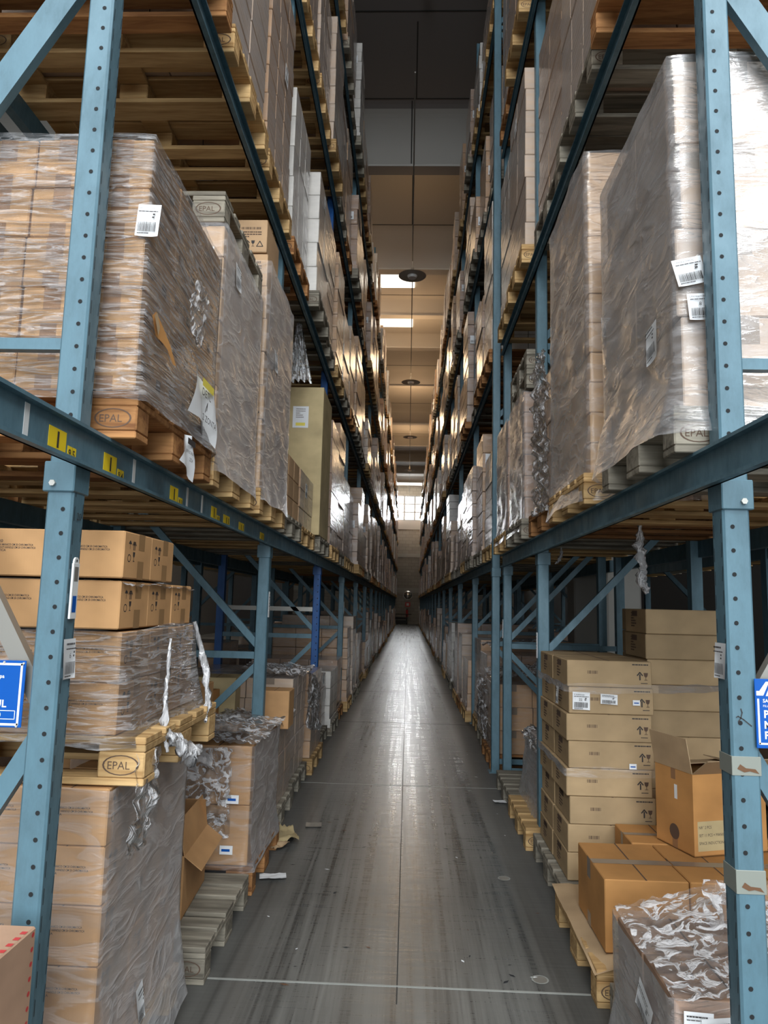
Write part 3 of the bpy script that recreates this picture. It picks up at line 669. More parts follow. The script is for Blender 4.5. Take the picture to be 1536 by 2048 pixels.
for k, y in enumerate(lefty):
    fr = frame(-1, y, k, 10.0, near=(k == 0), blue=(k == 2)); frames[(-1, k)] = fr
    lb = {0: 'nearest blue-grey steel rack frame on the left, with punched holes', 2: 'deep royal blue punched rack frame, third down the left side'}.get(k, f'blue-grey steel rack frame, {NTHB[k]} down the left side of the aisle')
    tag(fr, lb, 'rack frame', 'upright frames of the left rack')
for k, y in enumerate(righty):
    fr = frame(1, y, k, 10.0, near=(k == 0)); frames[(1, k)] = fr
    lb = {0: 'nearest blue-grey steel rack frame on the right, with punched holes', 3: 'tall blue-grey rack frame standing slightly forward on the right'}.get(k, f'blue-grey steel rack frame, {NTHB[k]} down the right side of the aisle')
    tag(fr, lb, 'rack frame', 'upright frames of the right rack')
# load beams: channel rails that run in front of the posts
def channel(ya, yb_, ztop, side, xf):
    b = MB(); x = xf - side * 0.004; o = xf - side * 0.034; h = 0.112
    lo, hi = min(x, o), max(x, o)
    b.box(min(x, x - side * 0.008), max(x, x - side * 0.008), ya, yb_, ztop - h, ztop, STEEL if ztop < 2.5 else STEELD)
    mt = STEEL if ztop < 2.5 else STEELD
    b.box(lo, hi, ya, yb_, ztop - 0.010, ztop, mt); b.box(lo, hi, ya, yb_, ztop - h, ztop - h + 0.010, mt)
    return b
beams = {}
LVN = ['first', 'second', 'third', 'top']
for side, ys in ((-1, lefty), (1, righty)):
    S = 'left' if side < 0 else 'right'; xf = LF if side < 0 else RF
    ends = ys + [ys[-1] + 2.8]
    for k in range(len(ys)):
        for li, zt in enumerate(LV):
            ya, yb_ = ends[k], ends[k + 1]
            if side > 0 and k == 2: continue
            if k == 0 and li == 0: ya = 0.9
            b = channel(ya + 0.001, yb_ - 0.001, zt, side, xf); o = b.build('load_beam'); beams[(side, k, li)] = o
            nb = k if not (side > 0 and k > 2) else k - 1
            tag(o, f'aisle-side steel load beam, {NTHB[nb]} bay down the {S} rack, {LVN[li]} beam level', 'rack beam', f'aisle-side load beams of the {S} rack')
            if yb_ < 16 and li < 3:
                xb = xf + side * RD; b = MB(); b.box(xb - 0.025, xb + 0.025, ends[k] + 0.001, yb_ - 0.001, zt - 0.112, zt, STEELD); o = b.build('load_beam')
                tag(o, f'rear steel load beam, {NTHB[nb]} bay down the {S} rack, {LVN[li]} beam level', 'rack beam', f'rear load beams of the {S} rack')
# yellow location plates on the nearest left beam
bm0 = beams[(-1, 0, 0)]
for yc, t in ((1.768, '95'), (2.095, '94'), (2.69, '93'), (3.26, '92')):
    A = fR(LF + 0.0135, yc - 0.05, 1.928)
    b = MB(); b.box(0, 0.092, 0, 0.062, -0.001, 0.0, YEL, A); b.quad(0.042, 0.052, 0.012, 0.055, INK, A, 0.001)
    b.stroke([(0.003, 0.003), (0.089, 0.003)], 0.0012, INK, A, 0.001); b.build('location_plate', bm0)
    A = fR(LF + 0.0135, yc + 0.053, 1.921)
    b = MB(); b.box(0, 0.048, 0, 0.038, -0.001, 0.0, YEL, A); b.text(t[0], 0.003, 0.009, 0.022, INK, A, 0.001, bold=0.01); b.text(t[1], 0.026, 0.009, 0.022, INK, A, 0.001, bold=0.01)
    b.quad(0.0235, 0.0245, 0, 0.038, INK, A, 0.001); b.build('number_plate', bm0)
for yc in (3.43, 3.75, 4.3):
    A = fR(LF + 0.0135, yc, 1.928); b = MB(); b.box(0, 0.12, 0, 0.05, -0.001, 0, YEL, A); b.quad(0.05, 0.06, 0.01, 0.04, INK, A, 0.001); b.quad(0.09, 0.10, 0.01, 0.04, INK, A, 0.001); b.build('location_plate', bm0)
for yc in (1.60, 2.268, 2.84, 3.05):
    A = fR(LF + 0.0135, yc, 1.925); b = MB(); b.box(0, 0.022, 0, 0.09, -0.001, 0, WHITE, A); b.build('reflective_strip', bm0)
# things stuck to the nearest frames
fl = frames[(-1, 0)]
def A_left(y, z): return fR(LF + 0.003, y - 1.90, z)
fr_ = label_on('paper_label', rot2(A_left(1.905, 1.335), 0.0), 0.068, 0.108, fl, 'ship', '', '6'); fr_['label'] = 'white paper barcode label handwritten 6'
b = MB(); A = A_left(1.918, 1.485); b.box(0, 0.036, 0.012, 0.165, 0, 0.006, WHITE, A, c=0.001); b.cyl(0.014, 0, 0.005, WHITE, A @ Matrix.Translation((0.018, 0.168, 0)), 14); b.disc(0.018, 0.172, 0.004, HOLE, A, 10, 0.0055)
b.quad(0.007, 0.029, 0.03, 0.075, SIGN, A, 0.0065); b.quad(0.007, 0.029, 0.115, 0.155, GALV, A, 0.0065); b.build('label_holder', fl)['label'] = 'white plastic label holder'
b = MB(); A = A_left(1.905, 1.77); b.text('20', 0.02, 0.0, 0.022, INK, A, 0, sx=0.9); b.build('marker_writing', fl)
fr0 = frames[(1, 0)]
lb = label_on('paper_label', fL(RF - 0.003, 0.07, 1.375), 0.068, 0.098, fr0, 'ship'); lb['label'] = 'white paper barcode label'
F = fF(RF, -0.002, 0); b = MB()
b.stroke([(0.028, 1.300), (0.031, 1.290), (0.027, 1.275), (0.020, 1.266)], 0.0026, INK, F); b.stroke([(0.015, 1.277), (0.020, 1.280), (0.034, 1.272), (0.055, 1.255)], 0.0026, INK, F); b.build('marker_writing', fr0)
for z0, z1 in ((1.125, 1.175), (0.825, 0.885)):
    b = MB(); b.box(RF - 0.0015, RF + 0.0765, -0.0015, 0.0755, z0, z1, BROWNT, c=0.001); b.poly([(0.012, z0 + 0.018), (0.03, z0 + 0.009), (0.045, z0 + 0.012), (0.07, z0 + 0.006), (0.06, z0 + 0.018), (0.035, z0 + 0.02), (0.02, z0 + 0.03)], RUST, F, 0.0005); b.build('torn_tape', fr0)['label'] = 'torn strip of old brown tape'
# more paper on further posts
for side, k, z in ((-1, 1, 1.45), (1, 1, 1.22), (1, 2, 1.27), (-1, 3, 1.4), (-1, 4, 1.4)):
    A = fR(LF + 0.002, 0.018, z) if side < 0 else fL(RF - 0.002, 0.056, z)
    b = MB(); b.box(0, 0.036, 0, 0.17, 0, 0.003, PAPER if side > 0 else WHITE, A); lines(b, 0.004, 0.15, 0.028, 6, 0.02, 0.004, INKS, A, 3, 0.0035); b.build('label_holder', frames[(side, k)])
# maker's signs bolted to the rack ends
s = empty('rack_sign', (-1.033, 1.935, 1.205)); tag(s, 'blue sign plate with white border and lettering, on the left rack end', 'sign', 'rack maker signs')
b = MB(); b.box(-0.40, 0, -0.012, -0.009, 0, 0.177, SIGN, c=0.001); F = fF(0, -0.0125, 0); f2 = [(-0.34, 0.008), (-0.011, 0.008), (-0.011, 0.167), (-0.34, 0.167)]
b.stroke(f2 + [], 0.006, SIGNW, F); b.stroke([(-0.075, 0.044), (-0.02, 0.044), (-0.02, 0.022), (-0.34, 0.022)], 0.0018, SIGNW, F); b.stroke([(-0.34, 0.044), (-0.07, 0.044)], 0.0018, SIGNW, F)
b.text('spa', -0.075, 0.130, 0.010, SIGNW, F, 0, bold=0.02); b.text('UL', -0.078, 0.053, 0.020, SIGNW, F, 0, bold=0.02); b.text('00', -0.077, 0.026, 0.014, SIGNW, F, 0, bold=0.01); b.build('sign_panel', s)
b = MB()
for x, z in ((-0.006, 0.17), (-0.06, 0.172), (-0.012, 0.004)): b.cyl(0.003, 0, 0.003, BOLT, Matrix.Translation((x, -0.012, z)) @ Matrix.Rotation(PI / 2, 4, 'X'), 8)
b.build('screws', s)
s = empty('rack_sign', (0.941, 1.998, 1.2)); tag(s, 'blue sign plate reading PO MA PA in white, on the right rack end', 'sign', 'rack maker signs')
b = MB(); b.box(0, 0.40, -0.012, -0.009, 0, 0.182, SIGN, c=0.001); F = fF(0, -0.0125, 0)
b.stroke([(0.008, 0.128), (0.008, 0.012), (0.36, 0.012)], 0.005, SIGNW, F)
b.poly([(0.004, 0.138), (0.004, 0.150), (0.012, 0.150), (0.030, 0.175), (0.36, 0.175), (0.36, 0.168), (0.036, 0.168), (0.022, 0.138)], SIGNW, F)
b.text('A', 0.030, 0.138, 0.025, SIGNW, F @ Matrix.Shear('XZ', 4, (0, 0)), 0, bold=0.03); b.text('M', 0.060, 0.138, 0.025, SIGNW, F, 0, bold=0.03)
b.text('SAND', 0.020, 0.120, 0.0095, SIGNW, F, 0, bold=0.02); b.text('FILIALI: MI', 0.020, 0.108, 0.006, SIGNW, F, 0); b.text('PO', 0.021, 0.080, 0.020, SIGNW, F, 0, bold=0.03); b.text('MA', 0.021, 0.052, 0.020, SIGNW, F, 0, bold=0.03); b.text('PA', 0.021, 0.025, 0.020, SIGNW, F, 0, bold=0.03); b.build('sign_panel', s)

# ================================================================== left rack, nearest bay
XL = -0.82
PX = XL - 0.6
def bay_pallet(side, y0, z, key, lab, detail=2): 
    x = (XL - 0.6) if side < 0 else (0.79 + 0.6)
    return pallet(x, y0 + 0.4, z, key, lab, f'pallets on the {"left" if side < 0 else "right"} side', detail)
Z1 = LV[0]; D = 0.144
bay_pallet(-1, 2.03, Z1, 'reddish', 'orange-brown pallet under the film-wrapped load nearest on the left beam')
bay_pallet(-1, 2.87, Z1, 'pale', 'pallet on the left beam under the narrow pale film-wrapped cartons')
bay_pallet(-1, 3.80, Z1, 'pale', 'pallet on the left beam under the tall stack of symbol-printed cartons')
NA = 'nearest left beam load'
A_ = stack(NA, 'taped cartons in the nearest load on the left beam', 'taped', XL - 0.012, 2.035, Z1 + D + 0.004, 0.188, 0.265, 0.164, 5, 3, 5, -1, 'taped brown', shift=[0, 0, 0.004, 0.0, -0.006])
lb = label_on('shipping_label', rot2(fF(-0.862 , 2.024, 2.665), -0.04), 0.072, 0.105, None, 'ship', '04410X003/00V'); tag(lb, 'white barcode label on the corner of the nearest left beam load', 'label')
fsA = film_shell('stretch_film', XL - 0.012, -1, 2.035, 2.83, Z1 + D - 0.03, Z1 + D + 0.835, 'clear stretch film round the taped cartons nearest on the left beam', 0.95, 0.010, 0.03, FILM, seed=3)
b = MB(); A = fR(XL + 0.012, 2.47, 2.19)   # handwritten sheet
vs = []; n = 8
for j in range(n + 1):
    for i in range(n + 1):
        u = i / n; v = j / n; vs.append((0.02 + u * 0.27 - 0.07 * (1 - v) * (u < 0.01), v * 0.19 + 0.012 * math.sin(u * 9) * (1 - v) + (0.07 * (0.5 - u)), 0.012 + 0.014 * math.sin(u * 7 + v * 3)))
b.add(vs, [(j * (n + 1) + i, j * (n + 1) + i + 1, (j + 1) * (n + 1) + i + 1, (j + 1) * (n + 1) + i) for j in range(n) for i in range(n)], PAPER, A, True)
b.text('DETL', 0.05, 0.125, 0.030, INK, A, 0.03, sx=1.2); b.stroke([(0.10, 0.07), (0.125, 0.11), (0.12, 0.08)], 0.006, INK, A, 0.03); b.text('2 ZONTA', 0.07, 0.035, 0.026, INK, A, 0.03, sx=1.2); b.quad(0.05, 0.2, 0.16, 0.19, YELL, A, 0.03)
tag(b.build('handwritten_sheet'), 'white sheet with handwriting taped to the nearest left beam load', 'paper')
b = MB(); A = fR(XL + 0.03, 2.345, 2.03); vs = []; n = 6
for j in range(n + 1):
    for i in range(n + 1): u = i / n; v = j / n; vs.append((u * 0.17 * (0.65 + 0.35 * (1 - v)) + 0.06 * v * (1 - u), v * 0.105 - 0.05 * u * (1 - v), 0.01 * math.sin(u * 6 + v * 4)))
b.add(vs, [(j * (n + 1) + i, j * (n + 1) + i + 1, (j + 1) * (n + 1) + i + 1, (j + 1) * (n + 1) + i) for j in range(n) for i in range(n)], PAPER, A, True)
b.quad(0.045, 0.13, 0.068, 0.09, INK, A, 0.012); b.text('INVENTARIATO', 0.03, 0.035, 0.012, INK, A, 0.013, sx=0.85); b.text('2024', 0.07, 0.010, 0.014, INK, A, 0.013)
tag(b.build('inventory_tag'), 'torn white inventory tag dated 2024 hanging below the nearest left load', 'label')
# torn cardboard flap on load A
b = MB(); A = fR(XL + 0.010, 2.06, 2.375); b.poly([(0, 0.05), (0.03, 0.075), (0.10, 0.05), (0.17, 0.02), (0.24, -0.03), (0.21, -0.035), (0.15, -0.005), (0.11, 0.0), (0.04, -0.0)], CBO, A, 0.004); b.poly([(0, 0.05), (0.04, 0.0), (0.05, 0.03), (0.02, 0.068)], CBIN, A, 0.012)
tp = b.build('torn_patch', A_[(0, 0, 1)]); tp.matrix_parent_inverse = Matrix.Translation(-A_[(0, 0, 1)].location)
crumple('stretch_film', (XL + 0.02, 2.35, 2.50), (0, 0.20, 0.0), (0, 0.06, 0.22), 20, 24, 0.03, 'loose crinkled film tail on the aisle side of nearest left load', FILMC, 5)
# B : narrow pale cartons
NB = 'second left beam load'
stack(NB, 'pale cartons in the second load on the left beam', 'pale', XL - 0.012, 2.885, Z1 + D + 0.004, 0.27, 0.39, 0.1445, 3, 2, 7, -1, 'pale')
film_shell('stretch_film', XL - 0.012, -1, 2.885, 3.665, Z1 + 0.06, Z1 + D + 1.02, 'grey hazy stretch film round pale cartons, second load on left beam', 0.8, 0.006, 0.02, FILMH, seed=9)
pb = pallet(XL - 0.615, 3.27, Z1 + D + 7 * 0.1445 + 0.012, 'grey', 'empty weathered pallet lying on top of the second left beam load', 'pallets on the left side', 2)
lb = label_on('shipping_label', rot2(fR(XL + 0.001, 3.04, 2.99), 0.0), 0.10, 0.11, None, 'ship'); tag(lb, 'white barcode label at the top of the second left beam load', 'label')
lb = label_on('shipping_label', rot2(fF(-0.93, 2.868, 2.98), 0.0), 0.06, 0.10, None, 'ship'); tag(lb, 'white label facing the camera on the second left beam load', 'label')
# C : symbol cartons
NC = 'third left beam load'
C_ = stack(NC, 'symbol-printed cartons in the third load on the left beam', 'symbol', XL - 0.012, 3.83, Z1 + D + 0.004, 0.42, 0.40, 0.196, 2, 2, 7, -1, 'symbol-printed', shift=[0, 0.004, 0.0, 0.006, 0.0, 0.01, 0.015])
o = inst('carton', carton_mesh('symbol', 0.40, 0.36, 0.20, 1), None, (XL - 0.235, 4.0, Z1 + D + 7 * 0.196 + 0.006)); tag(o, 'loose symbol-printed carton on top of the third left beam load', 'cardboard box')
film_shell('stretch_film', XL - 0.012, -1, 3.83, 4.64, Z1 + 0.08, Z1 + D + 1.33, 'grey hazy film round symbol-printed cartons, third load on left beam', 0.6, 0.007, 0.025, FILMH, seed=14)
lb = label_on('shipping_label', rot2(fR(XL + 0.001, 4.0, 2.92), 0.0), 0.10, 0.12, None, 'ship'); tag(lb, 'white barcode label on the aisle side of the third left beam load', 'label')

# ================================================================== left floor, nearest
pallet(-1.47, 2.55, 0, 'pale', 'pallet on the floor under the nearest left stack of frypan cartons', 'pallets on the left side', 2)
NL = 'nearest left floor stack'
XS = -0.885
L0 = stack(NL, 'frypan cartons in the nearest left floor stack', 'frypan_low', XS, 2.185, D + 0.004, 0.235, 0.25, 0.168, 4, 3, 5, -1, 'frypan')
film_shell('stretch_film', XS, -1, 2.185, 2.93, 0.05, D + 0.845, 'stretch film round the lower cartons of nearest left floor stack', 0.85, 0.006, 0.09, FILMH, seed=21, flare_h=0.42)
lb = label_on('shipping_label', rot2(fR(XS + 0.04, 2.44, 0.18), 0.25), 0.055, 0.135, None, 'ship'); tag(lb, 'curled white label low on the nearest left floor stack', 'label')
ZP = D + 5 * 0.168 + 0.008
pallet(-0.79 - 0.6, 2.60, ZP, 'pale', 'pale pine pallet sandwiched halfway up the nearest left floor stack', 'pallets on the left side', 2)
ZM = ZP + D + 0.002
stack('middle of left floor stack', 'frypan cartons in the middle of the nearest left stack', 'frypan_low', XS, 2.20, ZM, 0.235, 0.25, 0.158, 4, 3, 2, -1, 'film-wrapped frypan')
film_shell('stretch_film', XS, -1, 2.20, 2.95, ZM - 0.02, ZM + 0.325, 'stretch film drawn down over the middle of nearest left floor stack', 0.85, 0.007, 0.07, FILM, seed=25, flare_h=0.30)
ZT_ = ZM + 2 * 0.158 + 0.006
stack('upper left floor stack', 'unwrapped frypan cartons on top of the nearest left stack', 'frypan', XS - 0.005, 2.175, ZT_, 0.235, 0.24, 0.152, 4, 3, 1, -1, 'lower unwrapped frypan')
T2 = stack('very top of left stack', 'unwrapped frypan cartons on top of the nearest left stack', 'frypan', XS + 0.003, 2.165, ZT_ + 0.158, 0.235, 0.235, 0.15, 4, 2, 1, -1, 'upper unwrapped frypan')
crumple('stretch_film', (XS + 0.01, 2.18, ZT_ + 0.135), (0.0, 0.72, 0.0), (-0.28, 0, 0.035), 30, 12, 0.018, 'thin loose film between the two top tiers of left floor stack', FILMC, 31)
for pts, r, t, sd in (([(-0.84, 2.52, ZM + 0.28), (-0.825, 2.46, ZM + 0.10), (-0.80, 2.40, ZM - 0.03), (-0.78, 2.38, ZM - 0.08)], [0.006, 0.008, 0.012, 0.004], 'twisted film strand hanging from the front of left stack middle', 1),
                      ([(-0.865, 2.88, ZM + 0.33), (-0.83, 2.93, ZM + 0.16), (-0.80, 2.90, ZM + 0.02), (-0.79, 2.85, ZM - 0.06)], [0.006, 0.012, 0.010, 0.008], 'twisted film strand hanging from the rear of left stack middle', 2),
                      ([(-0.79, 2.38, ZM - 0.02), (-0.76, 2.45, ZM - 0.07), (-0.74, 2.50, ZM - 0.12), (-0.73, 2.6, ZM - 0.10)], [0.012, 0.022, 0.026, 0.006], 'bunched film tail over the sandwiched pallet edge', 3)):
    strand('film_strand', pts, r, t, sd)
crumple('stretch_film', (-0.80, 2.19, ZP + 0.10), (0.02, 0.12, 0), (-0.02, 0.0, -0.30), 14, 24, 0.035, 'crinkled film rag hanging from the sandwiched pallet corner', FILMC, 41)
# box with red dotted tape, nearest of all
b = MB(); b.box(-0.28, 0, 0, 0.30, 0, 0.764, CBP, c=0.004)
for k in range(9):
    for q, (xx, yy) in enumerate(((-0.01, 0.03 * k + 0.02), (-0.03 * k - 0.02, 0.015))): b.add([(xx - 0.007, yy - 0.007, 0.7648), (xx + 0.007, yy - 0.007, 0.7648), (xx + 0.007, yy + 0.007, 0.7648), (xx - 0.007, yy + 0.007, 0.7648)], [(0, 1, 2, 3)], RED)
A = fR(0.0006, 0, 0)
for k in range(22): b.disc(0.012, 0.75 - 0.033 * k, 0.006, RED, A, 10); b.disc(0.285, 0.75 - 0.033 * k, 0.006, RED, A, 10)
tag(b.build('carton', None, (-0.885, 1.50, 0)), 'tall carton edged with red dotted tape, bottom left corner of the view', 'cardboard box')
# second pallet with an opened box
pallet(-0.80 - 0.6, 3.47, 0, 'grey', 'weathered grey half-empty pallet on the floor, left foreground', 'pallets on the left side', 2)
def open_box(name, w, d, h, mat, flaps, loc, rotz, label, deco=None):
    r = empty(name, loc, rotz); t = 0.004; b = MB()
    b.box(-w / 2, w / 2, -d / 2, -d / 2 + t, 0, h, mat); b.box(-w / 2, w / 2, d / 2 - t, d / 2, 0, h, mat); b.box(-w / 2, -w / 2 + t, -d / 2 + t, d / 2 - t, 0, h, mat); b.box(w / 2 - t, w / 2, -d / 2 + t, d / 2 - t, 0, h, mat); b.box(-w / 2, w / 2, -d / 2, d / 2, 0, t, mat)
    if deco: deco(b, w, d, h)
    b.build('box_body', r)
    for (edge, ang, ln) in flaps:
        b = MB(); L_ = w if edge in 'fb' else d
        mt = {'f': Matrix.Translation((0, -d / 2, h)) @ Matrix.Rotation(0, 4, 'Z'), 'b': Matrix.Translation((0, d / 2, h)) @ Matrix.Rotation(PI, 4, 'Z'), 'r': Matrix.Translation((w / 2, 0, h)) @ Matrix.Rotation(PI / 2, 4, 'Z'), 'l': Matrix.Translation((-w / 2, 0, h)) @ Matrix.Rotation(-PI / 2, 4, 'Z')}[edge]
        mt = mt @ Matrix.Rotation(ang, 4, 'X'); b.box(-L_ / 2, L_ / 2, 0, ln, -t / 2, t / 2, CBIN if mat != CB else mat, mt); b.build('box_flap', r)
    tag(r, label, 'cardboard box'); return r
open_box('opened_carton', 0.34, 0.46, 0.27, CB, [('r', -2.5, 0.1), ('b', 1.1, 0.16), ('l', 2.0, 0.15), ('r', 1.35, 0.15)], (-1.16, 3.52, D + 0.002), 0.06, 'opened brown carton with raised flaps on the grey pallet')
# third floor load: two tiers of big cartons under loose film
pallet(-0.80 - 0.6, 4.36, 0, 'reddish', 'pallet on the left floor under the big crinkle-wrapped cartons', 'pallets on the left side', 2)
stack('crinkle-wrapped left floor load', 'big cartons under crinkled film on the left floor', 'brown', XL - 0.012, 3.965, D + 0.004, 0.37, 0.39, 0.31, 3, 2, 2, -1, 'big brown', fill_top=True)
film_shell('stretch_film', XL - 0.012, -1, 3.965, 4.74, D - 0.03, D + 0.62, 'stretch film round the big cartons on the left floor', 1.0, 0.010, 0.03, FILMH, seed=33)
crumple('stretch_film', (-1.35, 3.93, 0.30), (0.42, 0.0, 0.0), (0.0, -0.02, 0.46), 34, 34, 0.045, 'big crinkled film sheet hanging in front of left floor cartons', FILMC, 51)
crumple('stretch_film', (-1.5, 3.95, 0.80), (0.70, 0.0, -0.02), (0.02, 0.76, 0.02), 34, 26, 0.03, 'loose crinkled film lying over the big left floor cartons', FILMC, 53)
crumple('stretch_film', (-0.86, 2.95, 1.10), (-0.03, 1.35, -0.34), (-0.35, 0, 0.02), 30, 16, 0.03, 'sheer film stretched from the sandwiched pallet to the next load', FILM, 55)
for x, z, hand in ((-0.96, 0.47, 1), (-0.98, 0.21, 2)):
    b = MB(); b.box(0, 0.07, 0, 0.045, 0, 0.001, PAPER, fF(x, 3.945, z)); b.quad(0.01, 0.055, 0.015, 0.028, SIGN, fF(x, 3.945, z), 0.0016)
    tag(b.build('small_sticker'), f'small white sticker, {"upper" if hand == 1 else "lower"} one on the big left floor cartons', 'label')

# ================================================================== right rack, nearest bay
XR = 0.80
bay_pallet(1, 2.10, Z1, 'grey', 'weathered stamped pallet under the nearest load on the right beam')
bay_pallet(1, 3.20, Z1, 'pale', 'pallet under the second load on the right beam')
NR = 'nearest right beam load'
stack(NR, 'large pale cartons in the nearest load on the right beam', 'w2', XR + 0.03, 2.13, Z1 + D + 0.004, 0.40, 0.39, 0.292, 3, 2, 4, 1, 'large hazy', shift=[0.0, -0.012, 0.016, -0.0])
film_shell('stretch_film', XR + 0.02, 1, 2.12, 2.93, Z1 + D - 0.08, Z1 + D + 1.18, 'white hazy stretch film round the nearest load on the right beam', 1.1, 0.013, 0.06, FILMH, seed=61, flare_h=0.3)
for (x, z, w, h, a, c, hd, t) in ((0.812, 2.545, 0.092, 0.088, 0.22, 'DR47426/7199/1C', '', 'upper white barcode label'), (0.842, 2.44, 0.09, 0.085, 0.06, 'DR47426/7199/61', '8', 'lower white barcode label marked 8')):
    lb = label_on('shipping_label', rot2(fF(x, 2.095, z), a), w, h, None, 'ship', c, hd); tag(lb, f'{t} on the nearest right beam load', 'label')
lb = label_on('shipping_label', rot2(fL(XR - 0.004, 2.325, 2.37), 0.12), 0.10, 0.125, None, 'ship'); tag(lb, 'white label on the aisle side of the nearest right beam load', 'label')
NR2 = 'second right beam load'
stack(NR2, 'low pale cartons in the second load on the right beam', 'pale', XR + 0.03, 3.24, Z1 + D + 0.004, 0.30, 0.42, 0.146, 2, 2, 11, 1, 'low pale', shift=[0, .004, 0, .005, 0, .004, .006, 0, .006, .004, .012])
film_shell('stretch_film', XR + 0.03, 1, 3.24, 4.08, Z1 + 0.02, Z1 + D + 1.61, 'brownish hazy stretch film round the second load on right beam', 0.6, 0.012, 0.05, FILMH, seed=67, flare_h=0.25)
lb = label_on('shipping_label', fF(0.885, 3.215, 2.825), 0.085, 0.095, None, 'ship', 'RH47426/99/14'); tag(lb, 'white barcode label on the front of the second right beam load', 'label')
crumple('stretch_film', (XR - 0.01, 4.16, Z1 + 0.10), (0.0, 0.34, 0.0), (0.0, 0.0, 1.0), 26, 60, 0.06, 'bunched crinkled film beside the rack post on the right beam', FILMC, 71)
# two narrow loads between the second and third frames
for j, (y0, nz, cc, key) in enumerate(((4.98, 6, 'w3', 'grey'), (5.80, 6, 'plain', 'pale'))):
    pallet(1.38, y0 + 0.345, Z1, key, f'pallet on the right beam under the {("darker hazy", "pinkish")[j]} cartons past the second frame', 'pallets on the right side', 2)
    stack(f'{("first", "second")[j]} load past second right frame', f'cartons in the {("first", "second")[j]} load past the second right frame', cc, XR + 0.0 + 0.01, y0, Z1 + D + 0.004, 0.34, 0.33, 0.155, 2, 2, nz, 1, ('hazy brown', 'pinkish')[j])
    film_shell('stretch_film', XR + 0.01, 1, y0, y0 + 0.66, Z1 + 0.06, Z1 + D + 0.94, f'grey stretch film round the {("first", "second")[j]} load past the second right frame', 0.4, 0.008, 0.03, FILMH, seed=73 + j)
for k in range(2): pallet(1.42, 5.33, Z1 + D + 6 * 0.155 + 0.012 + 0.146 * k, 'grey', f'{("lower", "upper")[k]} of two grey pallets stacked on the load past the second right frame', 'pallets on the right side', 2)
# strips of film hanging under the beam
strand('film_strand', [(1.30, 4.0, 2.03), (1.285, 4.0, 1.92), (1.315, 4.0, 1.80), (1.30, 4.0, 1.72), (1.33, 4.0, 1.65)], [0.008, 0.022, 0.024, 0.028, 0.010], 'white film strip hanging under the nearest right shelf', 5)
strand('film_strand', [(1.20, 5.6, 2.03), (1.20, 5.6, 1.98), (1.185, 5.6, 1.93), (1.15, 5.6, 1.90)], [0.006, 0.012, 0.012, 0.004], 'short film wisp hanging under the right shelf further back', 6)

# ================================================================== right floor
pallet(0.775 + 0.6, 3.43, 0, 'pale', 'pine pallet with cardboard liner on the right floor, foreground', 'pallets on the right side', 2)
crumple('cardboard_liner', (0.765, 3.02, D + 0.008), (1.15, 0, 0), (0, 0.84, 0), 24, 20, 0.008, 'crumpled cardboard liner sheet on the foreground right pallet', CBIN, 81, cat='cardboard sheet', freq=4, drop=lambda s, t: (0, 0, -0.03 * max(0, 1 - s * 12) * (1 - t) + 0.004))
zb = D + 0.022
def one(style, w, d, h, x, y, z, rz, lab, side=1):
    o = inst('carton', carton_mesh(style, w, d, h, side), None, (x, y, z), rz); tag(o, lab, 'cardboard box'); return o
one('orange_label', 0.345, 0.46, 0.285, 0.835 + 0.1725, 3.12 + 0.23, zb, 0.0, 'orange-brown carton with printed cream label, aisle corner of right foreground pallet', -1)
one('orange', 0.345, 0.46, 0.285, 1.358, 3.35, zb, 0.0, 'orange-brown carton, second from the aisle on the right foreground pallet', -1)
one('orange', 0.345, 0.46, 0.285, 1.708, 3.36, zb, 0.01, 'orange-brown carton, third from the aisle on the right foreground pallet', -1)
one('orange', 0.345, 0.30, 0.285, 1.27, 3.745, zb, -0.02, 'orange-brown carton in the rear row of the right foreground pallet', -1)
one('orange', 0.345, 0.30, 0.285, 1.63, 3.745, zb, 0.01, 'orange-brown carton behind the others, far from the aisle, right pallet', -1)
def deco(b, w, d, h):
    F = fF(-w / 2, -d / 2 - 0.0006, 0); L = fL(-w / 2 - 0.0006, d / 2, 0)
    b.quad(0.05 * w, 0.42 * w, 0.06 * h, 0.42 * h, CBY, F)
    for ln, y in (('NR° 2 PCS', 0.33), ('SET 11 PCS + MANICO', 0.235), ('SPACE INDUCTION', 0.14)): b.text(ln, 0.065 * w, y * h, 0.036 * h, INK, F, 0.0005, sx=0.85)
    b.quad(0.44 * d, 0.56 * d, 0.86 * h, h, TAPE, L); b.quad(0.44 * d, 0.58 * d, 0.0, 0.2 * h, TAPE, L); b.quad(0.52 * d, 0.60 * d, 0.62 * h, 0.8 * h, PAPER, L); b.disc(0.5 * d, 0.2 * h, 0.035, INKS, L, 18, 0.0005)
open_box('opened_carton', 0.40, 0.27, 0.36, CBO, [('l', 1.75, 0.16), ('f', 2.5, 0.13), ('b', 0.12, 0.13), ('r', 0.2, 0.12)], (1.47, 3.60, zb + 0.29), 0.30, 'opened orange-brown carton with raised flaps on top of right foreground cartons', deco)
